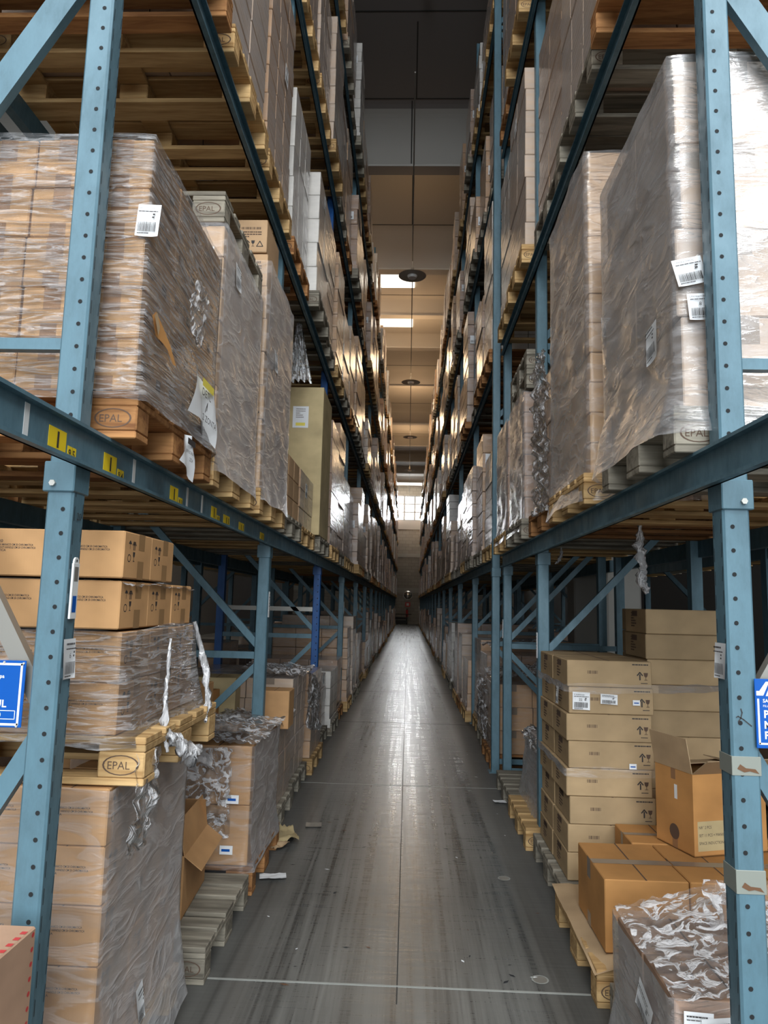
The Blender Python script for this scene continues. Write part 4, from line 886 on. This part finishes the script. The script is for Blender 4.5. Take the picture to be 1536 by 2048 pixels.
# second pallet on the right floor: khaki cartons, tied with film
pallet(0.82 + 0.6, 4.32, 0, 'grey', 'weathered pallet under the khaki cartons on the right floor', 'pallets on the right side', 2)
K1 = stack('front right floor stack', 'khaki cartons of the front stack on the right floor', 'khaki', 0.86, 3.93, D + 0.004, 0.455, 0.38, 0.1418, 1, 2, 8, 1, 'khaki', shift=[0, .002, .012, .0, .012, 0.004, 0.014, 0.006])
stack('taller stack behind, right floor', 'khaki cartons of the taller stack on the right floor', 'khaki_end', 1.36, 4.14, D + 0.004, 0.44, 0.38, 0.1418, 1, 1, 10, 1, 'plain khaki', shift=[0, .002, .008, .0, .01, 0.004, 0.01, 0.006, 0.0, 0.004])
stack('rearmost column, right floor', 'khaki cartons of the rear column on the right floor', 'khaki_end', 1.45, 4.53, D + 0.004, 0.44, 0.36, 0.1418, 1, 1, 10, 1, 'plain khaki')
for z in (1.135, 0.70):
    b = MB(); x0, x1, y0, y1 = 0.853, 1.33, 3.92, 4.70; P = [(x0, y1), (x0, y0), (x1, y0), (1.81, 4.13)]
    vs = []; idx = 0
    pts = []
    for (ax, ay), (bx_, by) in zip(P, P[1:]):
        for k in range(12): pts.append((ax + (bx_ - ax) * k / 12, ay + (by - ay) * k / 12))
    for k, (px, py) in enumerate(pts):
        for j in range(6): t = j / 5; vs.append((px - 0.004 - 0.003 * noise.noise(Vector((px * 20, t * 6, z))), py - 0.004, z + 0.01 * noise.noise(Vector((px * 5, py * 5, z))) + (t - 0.5) * 0.05 * (0.8 + 0.5 * noise.noise(Vector((px * 7, py * 7, 3))))))
    b.add(vs, [(k * 6 + j, k * 6 + j + 1, (k + 1) * 6 + j + 1, (k + 1) * 6 + j) for k in range(len(pts) - 1) for j in range(5)], FILMH, None, True)
    tag(b.build('film_band'), f'{"upper" if z > 1 else "lower"} band of clear film tied round the khaki cartons', 'plastic wrap', 'film bands round the khaki cartons')
K7 = K1[(0, 0, 6)]
for (x, z, w, h, a, hd) in ((0.893, 1.022, 0.092, 0.092, -0.03, '22'), (1.042, 1.055, 0.09, 0.052, -0.05, '')):
    lb = label_on('shipping_label', rot2(fF(x, 3.925, z), a), w, h, None, 'ship', 'RF RH800/AA60' if hd else '', hd); tag(lb, 'large white barcode label handwritten 22 on the khaki cartons' if hd else 'tilted white barcode label on the khaki cartons', 'label')
for q, (x, z) in enumerate(((1.215, 1.05), (1.19, 0.72))):
    b = MB(); b.box(0, 0.038, 0, 0.028, 0, 0.001, PAPER, fF(x, 3.925, z)); b.quad(0.006, 0.032, 0.010, 0.016, SIGN, fF(x, 3.925, z), 0.0016); tag(b.build('small_sticker'), f'small white sticker, {("upper", "lower")[q]} one on the khaki cartons', 'label')
lb = label_on('shipping_label', fL(0.848, 4.10, 1.03), 0.06, 0.095, None, 'ship'); tag(lb, 'narrow white label on the aisle side of the khaki cartons', 'label')
# nearest right: low load swamped in loose film
pallet(1.40, 2.54, 0, 'grey', 'pallet on the floor under the film-swamped load, bottom right', 'pallets on the right side', 1)
stack('bottom right film-swamped load', 'low cartons in the film-swamped load at bottom right', 'codes', 0.80, 2.26, D + 0.004, 0.38, 0.28, 0.142, 3, 2, 2, 1, 'pinkish', fill_top=True)
film_shell('stretch_film', 0.795, 1, 2.255, 2.83, 0.02, D + 0.296, 'hazy stretch film round the low load at bottom right', 1.1, 0.012, 0.05, FILMH, seed=91)
crumple('stretch_film', (0.79, 2.24, D + 0.306), (1.15, 0.0, 0.0), (0.0, 0.60, 0.0), 60, 36, 0.022, 'crinkled film heaped over the low load at bottom right', FILMC, 93, drop=lambda s, t: (0, 0, 0.09 * math.exp(-((s - 0.32) ** 2) * 30) * t))
crumple('stretch_film', (1.06, 2.66, D + 0.33), (0.34, 0.08, -0.02), (0.0, 0.05, 0.13), 30, 20, 0.03, 'upright fold of crinkled film above the bottom right load', FILMC, 95)
lb = label_on('shipping_label', rot2(fL(0.775, 2.52, 0.29), -0.35), 0.13, 0.10, None, 'ship'); tag(lb, 'curled white barcode label on the aisle side, bottom right load', 'label')
lb = label_on('shipping_label', rot2(fF(0.815, 2.235, 0.335), -0.05), 0.085, 0.08, None, 'ship'); tag(lb, 'white delivery note under film on the bottom right load', 'label')
lb = label_on('shipping_label', rot2(fF(0.875, 2.225, 0.285), 0.10), 0.10, 0.115, None, 'ship', '', '10'); tag(lb, 'creased white barcode label on the front of the bottom right load', 'label')
# third on the right floor
pallet(0.79 + 0.6, 5.22, 0, 'pale', 'pine pallet on the right floor behind the second frame', 'pallets on the right side', 2)
pallet(0.80 + 0.6, 6.03, 0, 'grey', 'weathered pallet on the right floor before the third frame', 'pallets on the right side', 1)
stack('low load behind second right frame', 'cartons of the low load behind the second right frame', 'w3', 0.95, 5.05, D + 0.004, 0.42, 0.36, 0.24, 2, 2, 2, 1, 'hazy', fill_top=True)
crumple('stretch_film', (0.88, 5.0, 0.60), (0.02, 0.72, 0.0), (0.4, 0, 0.06), 30, 18, 0.06, 'bulging crinkled film on the low load behind second right frame', FILMC, 97)
film_shell('stretch_film', 0.95, 1, 5.05, 5.78, 0.1, 0.62, 'stretch film round the low load behind the second right frame', 0.6, 0.014, 0.08, FILMH, seed=98, flare_h=0.4)

# ================================================================== generic loads, bay by bay
LM = {}
CNAME = {'w1': 'brown', 'w2': 'pale', 'w3': 'dark brown', 'w4': 'whitish', 'pale': 'unwrapped pale'}
def load_mesh(style, nx, ny, nz, w, d, h, side, seed):
    key = (style, nx, ny, nz, round(h, 3), side, seed)
    if key in LM: return LM[key]
    b = MB(); mat = {'w1': WR1, 'w2': WR2, 'w3': WR3, 'w4': WR4, 'pale': CBW}[style]; r = random.Random(seed * 13 + nz)
    for k in range(nz):
        sx_ = r.uniform(-0.008, 0.008); sy = r.uniform(-0.008, 0.008)
        for i in range(nx):
            for j in range(ny):
                if i and j and k < nz - 1 and i < nx - 1: continue
                x0 = -w * nx / 2 + i * w + sx_; y0 = -d * ny / 2 + j * d + sy
                b.box(x0 + 0.002, x0 + w - 0.002, y0 + 0.002, y0 + d - 0.002, k * h, (k + 1) * h - 0.003, mat, c=0.005)
    # a skirt of film over the pallet edge
    if style != 'pale':
        X, Yh = w * nx / 2, d * ny / 2; e = 0.012
        for (x0, x1, y0, y1) in ((-X - e, X + e, -Yh - e, -Yh - e + 0.004), (-X - e, -X - e + 0.004, -Yh - e, Yh + e), (X + e - 0.004, X + e, -Yh - e, Yh + e)): b.box(x0, x1, y0, y1, -0.05, 0.05, mat)
    LM[key] = b.mesh('wrapped_load'); return LM[key]
PALW = ['pale', 'grey', 'reddish', 'pale', 'grey']
special = {(-1, 0, j) for j in range(3)} | {(1, 0, 0), (1, 0, 1), (1, 1, 0), (1, 1, 1)}
LEVN = ['on the floor', 'on the first beam level', 'on the second beam level', 'on the third beam level', 'on the top beam level']
nload = 0; far = []
slots = []
for side, ys in ((-1, lefty), (1, righty)):
    ends = ys + [ys[-1] + 2.8]
    cnt = 0
    for k in range(len(ys)):
        span = ends[k + 1] - ends[k]
        if span < 1: continue
        n = 3 if span > 2.5 else 2
        for j in range(n):
            cnt += 1; y0 = ends[k] + (0.12 if n == 3 else 0.08) + (span - 0.1) / n * j
            for li in range(5):
                slots.append((y0, side, k, j, li, cnt))
slots.sort(key=lambda s: (s[0], s[1], s[3], s[4]))
fixed = {(1, 0, 2, 1): ('w1', 5, 0.17),
   # (side,k,j,li): (style, nz, h) seen in the photograph
    (-1, 0, 0, 2): ('w3', 7, 0.20), (-1, 0, 1, 2): ('w2', 8, 0.19), (-1, 0, 2, 2): ('w1', 8, 0.185), (-1, 1, 0, 2): ('w4', 5, 0.24), (-1, 1, 1, 2): ('w4', 5, 0.22), (-1, 1, 2, 2): ('w2', 8, 0.16),  # w4 here puts skylight glare into the carton colour
    (-1, 1, 0, 1): ('pale', 3, 0.155), (-1, 1, 1, 1): ('w1', 3, 0.16), (-1, 0, 0, 3): ('w1', 8, 0.2), (-1, 0, 1, 3): ('w1', 8, 0.2), (-1, 0, 2, 3): ('w1', 8, 0.21),
    (1, 0, 0, 2): ('w1', 8, 0.2), (1, 0, 1, 2): ('w2', 8, 0.2), (1, 0, 2, 2): ('w1', 8, 0.17), (1, 1, 0, 2): ('w2', 8, 0.18), (1, 1, 1, 2): ('w4', 7, 0.2), (1, 0, 0, 3): ('w1', 8, 0.2), (1, 0, 1, 3): ('w1', 8, 0.2), (1, 0, 2, 3): ('w2', 8, 0.2), (1, 1, 0, 3): ('w1', 8, 0.2),
    (-1, 1, 0, 0): ('w1', 3, 0.17), (-1, 1, 1, 0): ('w2', 5, 0.16), (-1, 1, 2, 0): ('w1', 5, 0.15), (1, 3, 0, 0): ('w1', 3, 0.22), (1, 3, 1, 0): ('w3', 4, 0.22), (1, 3, 2, 0): ('w1', 5, 0.2),
}
npal = sum(1 for o in COL.objects if o.name.startswith('wooden_pallet'))
farL = MB(); farP = MB()
for (y0, side, k, j, li, cnt) in slots:
    S = 'left' if side < 0 else 'right'; lv = LEVN[li]
    if (side, k, j) in special and li == 1: continue
    if li == 0 and ((side < 0 and k == 0) or (side > 0 and k <= 1)): continue
    big = (side, k, j, li) == (-1, 1, 2, 1)          # a single tall box stands here
    r = random.Random(hash((side, k, j, li)) & 0xffff)
    if (side, k, j, li) == (1, 0, 2, 1): y0 = 4.035
    key = (side, k, j, li)
    if key in fixed: st, nz, h = fixed[key]
    else:
        st = r.choice(('w1', 'w2', 'w1', 'w3', 'w2', 'w4')); h = r.choice((0.15, 0.165, 0.18, 0.2, 0.225)); H = r.uniform(1.15, 1.7) if li else r.uniform(0.6, 1.35); nz = max(2, int(H / h))
        if li and r.random() < 0.3: H = r.uniform(0.75, 1.2); nz = int(H / h)
        if li == 4: H = r.uniform(0.9, 1.75); nz = int(H / h)
        if li and nz * h > 1.74: nz -= 1
    z = LV[li - 1] if li else 0.0; xa = (-0.83 + r.uniform(-0.05, 0.04)) if side < 0 else (0.80 + r.uniform(-0.04, 0.05))
    if li == 0: xa += -side * -0.03
    pk = {(-1, 0, 0, 2): 'reddish', (-1, 0, 1, 2): 'pale', (-1, 0, 2, 2): 'pale', (1, 0, 0, 2): 'reddish', (1, 0, 1, 2): 'grey', (1, 0, 2, 2): 'grey'}.get(key, r.choice(PALW)); xc = xa + side * 0.6
    bay = NTHB[k if not (side > 0 and k > 2) else k - 1]
    where = f'{lv}, {S} rack, {bay} bay, {("front", "middle", "rear")[j] if (3 if not (side > 0 and k == 1) else 2) == 3 else ("front", "rear")[j]} position'
    if npal < 300:
        o = pallet(xc, y0 + 0.4, z, pk, f'{ {"pale": "pale", "grey": "weathered grey", "reddish": "reddish"}[pk]} wooden pallet {where}', f'pallets of the {S} rack', 2 if (y0 < 4.6 and li == 2) else (1 if y0 < 9 else 0)); npal += 1
    else:
        lo_ = farP; mt = Matrix.Translation((xc, y0 + 0.4, z))
        for (ya, yb_) in ((-0.4, -0.255), (-0.0725, 0.0725), (0.255, 0.4)): lo_.box(-0.6, 0.6, ya, yb_, 0.1, 0.144, WD[pk], mt); lo_.box(-0.6, 0.6, ya, yb_, 0, 0.022, WD[pk], mt)
        for x in (-0.5275, 0.5275): 
            for y in (-0.35, 0, 0.35): lo_.box(x - 0.07, x + 0.07, y - 0.06, y + 0.06, 0.022, 0.1, WD[pk], mt)
    nxl = 3; w = 1.14 / nxl; nyl = r.choice((2, 3)); d = 0.77 / nyl
    lab = f'{CNAME[st]} film-wrapped carton load {where}' if st != 'pale' else f'low unwrapped pale carton load {where}'
    if big: pass
    elif nload < 300:
        nload += 1
        if y0 < 7.7 and li < 4:
            root = empty('wrapped_load', (xc, y0 + 0.4, z + D + 0.002)); me = carton_mesh(st, w - 0.004, d - 0.004, h - 0.002, -side)
            for kk in range(nz):
                sx_ = r.uniform(-0.006, 0.006)
                for i in range(nxl):
                    for jj in range(nyl):
                        xi_ = i if side < 0 else nxl - 1 - i      # i = 2 is the aisle column on the left
                        if not (jj == 0 or i == (nxl - 1 if side < 0 else 0) or (kk == nz - 1 and li < 2)): continue
                        inst('carton', me, root, (-1.14 / 2 + w * (i + 0.5) + sx_, -0.385 + d * (jj + 0.5), kk * h), r.uniform(-0.006, 0.006))
            if r.random() < 0.7:
                A = fR(1.14 / 2 + 0.009, -0.2 + r.uniform(0, 0.25), nz * h * r.uniform(0.5, 0.85)) if side < 0 else fL(-1.14 / 2 - 0.009, 0.2 - r.uniform(0, 0.25), nz * h * r.uniform(0.5, 0.85))
                A = r.choice((A, fF(0.25 if side < 0 else -0.45, -0.393, nz * h * 0.7)))
                b = MB(); b.box(0, 0.10, 0, 0.12, 0, 0.001, PAPER, A); barcode(b, 0.01, 0.015, 0.08, 0.035, INK, A, 14, 2, 0.0016); lines(b, 0.01, 0.1, 0.07, 2, 0.016, 0.007, INKS, A, 2, 0.0016); b.build('shipping_label', root)
        else:
            root = inst('wrapped_load', load_mesh(st, nxl, nyl, nz, w, d, h, side, r.randrange(2)), None, (xc, y0 + 0.4, z + D + 0.002), r.uniform(-0.012, 0.012))
            if y0 < 19 and r.random() < 0.6:
                A = fF((0.57 - 0.16) if side < 0 else -0.54, -0.397, nz * h * r.uniform(0.4, 0.85))
                b = MB(); b.box(0, 0.10, 0, 0.12, 0, 0.002, PAPER, A); barcode(b, 0.01, 0.015, 0.08, 0.035, INK, A, 12, 2, 0.003); b.build('shipping_label', root)
        tag(root, lab, 'pallet load', f'wrapped loads of the {S} rack')
    else:
        mt = Matrix.Translation((xc, y0 + 0.4, z + D + 0.002)); nn = max(2, nz // 2)
        for kk in range(nn): e = r.uniform(-0.01, 0.01); farL.box(-0.57 + e, 0.57 + e, -0.385, 0.385, kk * nz * h / nn, (kk + 1) * nz * h / nn - 0.006, {'w1': WR1, 'w2': WR2, 'w3': WR3, 'w4': WR4, 'pale': CBW}[st], mt, c=0.006)
if farL.v: tag(farL.build('distant_wrapped_loads'), 'the mass of wrapped loads at the far end of the aisle', 'pallet loads', kind='stuff')
if farP.v: tag(farP.build('distant_pallets'), 'the mass of pallets at the far end of the aisle', 'pallets', kind='stuff')

# big beige box with a document, left beam, second bay  (replaces the rear position)
bb = one('beige', 0.62, 0.70, 1.42, XL - 0.02 - 0.31, 6.88, Z1 + D + 0.004, 0.0, 'tall beige carton with a white document, left beam, second bay', 1)
b = MB(); F = fF(0.02, -0.353, 1.02); b.box(0, 0.15, 0, 0.21, 0, 0.001, PAPER, F); b.quad(0.03, 0.12, 0.02, 0.05, YELL, F, 0.0016); lines(b, 0.03, 0.18, 0.09, 5, 0.02, 0.006, INKS, F, 3, 0.0016); b.build('document_sheet', bb)
# film curtain hanging above it
b = MB(); P = []; n = 22; mz = 30; vs = []
for j in range(mz + 1):
    t = j / mz; z = 4.12 - 0.60 * t; hw = 0.018 + 0.10 * t ** 1.3
    for i in range(n + 1): u = i / n * 2 - 1; vs.append((-1.03 + 0.015 * t + u * hw, 6.1 + 0.05 * math.sin(u * 14 + t * 2) * (0.3 + t) + 0.03 * noise.noise(Vector((u * 6, t * 7, 1))), z + 0.02 * noise.noise(Vector((u * 3, 1, t)))))
b.add(vs, [(j * (n + 1) + i, j * (n + 1) + i + 1, (j + 1) * (n + 1) + i + 1, (j + 1) * (n + 1) + i) for j in range(mz) for i in range(n)], FILMC, None, True)
tag(b.build('hanging_film'), 'crinkled film tail hanging above the tall beige carton', 'plastic wrap')
# loose boxes in front of the second bay floor loads, left
one('brown', 0.30, 0.16, 0.30, -1.02, 4.93, D + 0.002, 0, 'brown carton on the left floor load just past the second frame')
one('brown', 0.28, 0.15, 0.28, -1.02, 4.93, D + 0.304, 0.03, 'brown carton stacked on another past the second left frame')
one('brown', 0.22, 0.22, 0.26, -0.93, 5.18, D + 0.526, 0.0, 'small plain carton topmost of the load past second left frame')
one('beige', 0.30, 0.28, 0.30, -1.45, 5.55, D + 0.53, 0.1, 'beige carton set on the rear of the left floor load')
one('brown', 0.42, 0.34, 0.26, -1.45, 4.45, D + 0.632, 0.0, 'brown carton on the rear of the crinkle-wrapped left load')
one('orange', 0.36, 0.30, 0.24, -1.55, 5.10, D + 0.53, -0.1, 'orange-brown carton at the rear of the left floor load')
for q, (x, y, z, u, v, sd, lab) in enumerate(((-1.35, 4.82, 0.72, (0.5, 0, 0.0), (0.0, 0.75, 0.0), 3, 'crinkled film over the floor load past the second left frame'),
        (-1.4, 5.75, 1.0, (0.58, 0, -0.03), (0.0, 0.75, 0.0), 4, 'crinkled film over the floor load in the middle of bay two'),
        (-0.80, 6.0, 0.98, (0.03, 0.45, -0.1), (0.0, 0.0, -0.45), 5, 'film flap hanging on the aisle side before the royal blue post'))):
    crumple('stretch_film', (x, y, z), u, v, 28, 22, 0.04, lab, FILMC, 100 + sd)
for q, (x, y, z, u, v, lab) in enumerate(((0.82, 7.0, 0.86, (0.6, 0, 0.05), (0.0, 0.8, 0.04), 'crinkled film heaped on the floor load past the tall right post'),
        (0.78, 7.05, 0.80, (0.0, 0.78, 0.05), (0.02, 0.0, -0.55), 'crinkled film hanging on the aisle side past the tall right post'),
        (0.95, 7.7, 1.12, (0.6, 0.3, 0.02), (-0.1, 0.7, 0.0), 'crinkled film on the second floor load past the tall right post'))):
    crumple('stretch_film', (x, y, z), u, v, 28, 22, 0.05, lab, FILMC, 120 + q)

# ================================================================== racks behind the aisle racks
def back_row(side, xf, S, n):
    for k in range(n):
        y = (1.9 if side < 0 else 2.0) + 2.8 * k
        r = empty('rack_upright_frame', (0, y, 0)); tag(r, f'shadowed rack frame of the row behind the {S} rack, {NTHB[k]} from the front', 'rack frame', f'frames of the row behind the {S} rack')
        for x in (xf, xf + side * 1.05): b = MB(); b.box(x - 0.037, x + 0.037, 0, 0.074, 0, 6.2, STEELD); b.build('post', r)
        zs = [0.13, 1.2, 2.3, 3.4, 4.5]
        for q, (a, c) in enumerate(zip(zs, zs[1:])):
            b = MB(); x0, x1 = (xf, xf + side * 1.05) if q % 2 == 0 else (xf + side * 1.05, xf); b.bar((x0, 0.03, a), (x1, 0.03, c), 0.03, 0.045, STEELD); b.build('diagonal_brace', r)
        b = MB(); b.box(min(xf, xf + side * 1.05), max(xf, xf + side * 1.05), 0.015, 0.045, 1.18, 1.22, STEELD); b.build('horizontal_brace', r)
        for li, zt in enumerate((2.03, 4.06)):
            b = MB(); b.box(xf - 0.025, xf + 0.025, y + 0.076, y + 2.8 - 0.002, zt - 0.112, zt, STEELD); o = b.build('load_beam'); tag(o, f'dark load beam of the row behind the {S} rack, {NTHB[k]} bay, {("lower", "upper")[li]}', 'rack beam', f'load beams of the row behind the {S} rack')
        for j in range(3):
            rr = random.Random(k * 7 + j + (50 if side > 0 else 0)); 
            for li in (0, 1):
                if li == 0 and rr.random() < 0.15: continue
                if side > 0 and li == 0 and k == 2: continue
                st = rr.choice(('w1', 'w2', 'w3')); h = 0.18; nz = rr.choice((3, 4, 5)) if li == 0 else rr.choice((5, 7, 8))
                xc = xf + side * 0.52; yc = y + 0.5 + 0.9 * j; z = 0 if li == 0 else 2.03
                pallet(xc, yc, z, rr.choice(PALW), f'wooden pallet {("on the floor", "on the beam")[li]} of the row behind the {S} rack, {NTHB[k]} bay, {("front", "middle", "rear")[j]}', f'pallets of the row behind the {S} rack', 0)
                o = inst('wrapped_load', load_mesh(st, 3, 2, nz, 0.37, 0.38, h, side, 0), None, (xc, yc, z + D + 0.002)); tag(o, f'wrapped load {("on the floor", "on the beam")[li]} of the row behind the {S} rack, {NTHB[k]} bay, {("front", "middle", "rear")[j]}', 'pallet load', f'wrapped loads of the row behind the {S} rack')
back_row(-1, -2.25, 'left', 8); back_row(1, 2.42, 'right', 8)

# ================================================================== lamps, mirror, floor litter
for k, (y, z) in enumerate(((14.5, 8.6), (21.9, 8.6), (29.4, 8.6), (36.9, 8.6))):
    r = empty('pendant_lamp', (-0.04, y, z)); tag(r, f'round pendant lamp under the roof, {NTH[k]} down the aisle', 'lamp', 'pendant lamps over the aisle')
    b = MB(); b.cyl(0.30, 0.0, 0.03, GALV, None, 28, 0.10); b.build('lamp_shade', r)
    b = MB(); b.cyl(0.09, -0.05, 0.0, WHITE, None, 18, 0.11); b.build('bulb', r)
    b = MB(); b.cyl(0.035, 0.03, 0.18, GALV, None, 12); b.box(-0.006, 0.006, -0.006, 0.006, 0.18, ZC - z - 0.02, GALV); b.build('lamp_stem', r)
    l = bpy.data.lights.new('added_uplight', 'POINT'); l.energy = (10, 60, 80, 80)[k]; l.color = (1.0, 0.70, 0.42); l.shadow_soft_size = 0.3; lo_ = bpy.data.objects.new('added_uplight', l); COL.objects.link(lo_); lo_.parent = r; lo_.location = (0, 0, 0.62)  # warm uplight added above the shade to warm the roof
b = MB(); 
for (ya, yb_) in ((8.9, 14.3), (14.7, 21.7), (22.1, 29.2), (29.6, 36.7), (37.1, 46.0)):
    b.bar((-0.04, ya, 8.85), (-0.04, yb_, 8.85), 0.022, 0.022, GALV)
tag(b.build('power_cable'), 'long straight electric cable running under the roof between lamps', 'cable')
b = MB(); b.cyl(0.05, 0, 0.10, YELL, None, 14, 0.06); tag(b.build('sprinkler_head', None, (0.12, 9.3, 10.55)), 'small yellowish ceiling fitting above the near aisle', 'ceiling fitting')
b = MB()
for q in range(9): pass
n = 20; R_ = 0.33; vs = []; fs = []
for j in range(7):
    ph = j / 6 * 1.1
    for i in range(n): a = 2 * PI * i / n; vs.append((R_ * math.sin(ph) / math.sin(1.1) * math.cos(a), -0.13 * (math.cos(ph) - math.cos(1.1)) / (1 - math.cos(1.1)), R_ * math.sin(ph) / math.sin(1.1) * math.sin(a)))
for j in range(6):
    for i in range(n): fs.append((j * n + i, j * n + (i + 1) % n, (j + 1) * n + (i + 1) % n, (j + 1) * n + i))
mr_ = empty('convex_mirror', (0.0, Y1 - 0.25, 2.25)); tag(mr_, 'round convex safety mirror on the end wall', 'mirror')
b.add(vs, fs, CHROME, None, True); b.build('mirror_dome', mr_)
b = MB(); b.ring(0, 0, R_ + 0.03, 0.04, GALV, fF(0, -0.005, 0), 28); b.bar((0, 0.01, 0), (0, 0.25, 0.1), 0.04, 0.04, GALV); b.build('mirror_frame', mr_)
b = MB(); b.box(-0.2, 0.2, 0, 0.02, 0, 0.35, RED); b.quad(-0.1, 0.1, 0.08, 0.27, PAPER, fF(0, -0.001, 0)); tag(b.build('fire_sign', None, (0.0, Y1 - 0.03, 1.35)), 'small red sign under the mirror on the end wall', 'sign')
b = MB(); b.cyl(0.09, 0.02, 0.55, RED, None, 16, 0.085); b.cyl(0.03, 0.55, 0.66, BLACK, None, 10); tag(b.build('fire_extinguisher', None, (-0.05, Y1 - 0.13, 0.55)), 'red fire extinguisher on the end wall', 'fire extinguisher')
b = MB(); b.box(-1.0, 0.0, 0, 0.5, 0.05, 0.30, BLACK, c=0.02); b.box(-1.0, 0.0, 0, 0.5, 0.40, 0.55, BLACK, c=0.02); b.box(-0.98, -0.9, 0.02, 0.48, 0, 0.8, BLACK); b.box(-0.1, -0.02, 0.02, 0.48, 0, 0.8, BLACK); b.box(-1.0, 0.3, 0, 0.05, 0.75, 0.8, BLACK)
tag(b.build('dark_bench', None, (0.0, Y1 - 0.9, 0)), 'dark low bench standing before the end wall', 'bench')
def scrap(name, x, y, w, d, amp, mat, sd, lab, cat, rz=0.0, zb_=0.004):
    c, s_ = math.cos(rz), math.sin(rz)
    return crumple(name, (x, y, zb_ + amp * 0.9), (w * c, w * s_, 0), (-d * s_, d * c, 0), 12, 12, amp, lab, mat, sd, cat=cat, freq=9)
scrap('cardboard_scrap', -0.82, 4.72, 0.16, 0.34, 0.03, CBY, 1, 'torn crumpled tan cardboard scrap on the floor by left pallets', 'litter', 0.3)
scrap('cardboard_scrap', -0.80, 4.62, 0.13, 0.15, 0.02, CBIN, 2, 'smaller tan cardboard scrap on the floor nearest the camera', 'litter', 0.9)
scrap('paper_scrap', -0.80, 4.16, 0.15, 0.09, 0.008, PAPER, 3, 'flat grey-white paper scrap on the floor, left side', 'litter', 0.2)
scrap('paper_scrap', -0.68, 5.13, 0.11, 0.10, 0.003, GALV, 4, 'square grey card lying on the aisle floor', 'litter', 0.1)
scrap('paper_scrap', 0.72, 5.88, 0.10, 0.08, 0.008, PAPER, 5, 'white paper scrap beside the third right frame', 'litter', 0.1)
r = random.Random(3)
b = MB()
for q in range(110):
    x = r.uniform(-0.7, 0.75); y = 3.1 + 16 * r.random() ** 1.5; s_ = r.uniform(0.004, 0.016); a = r.uniform(0, PI)
    b.poly([(s_ * math.cos(a) * 1.6, s_ * math.sin(a)), (-s_ * math.sin(a) * 0.5, s_ * math.cos(a) * 0.4), (-s_ * math.cos(a) * 1.5, -s_ * math.sin(a)), (s_ * math.sin(a) * 0.5, -s_ * math.cos(a) * 0.5)], r.choice((HOLE, HOLE, PAPER, RUST)), Matrix.Translation((x, y, 0.0018)))
tag(b.build('floor_debris'), 'scattered splinters and dirt flecks on the aisle floor', 'debris', kind='stuff')
for q, (x, y) in enumerate(((0.587, 4.34), (0.589, 3.23))):
    b = MB(); b.ring(0, 0, 0.036, 0.006, JOINTL, fT(0, 0, 0.002), 22); b.disc(0, 0, 0.030, GALV, fT(0, 0, 0.0015), 20); tag(b.build('floor_plug', None, (x, y, 0)), f'round metal plug set in the floor, {("farther", "nearer")[q]} one', 'floor plug', 'round floor plugs')
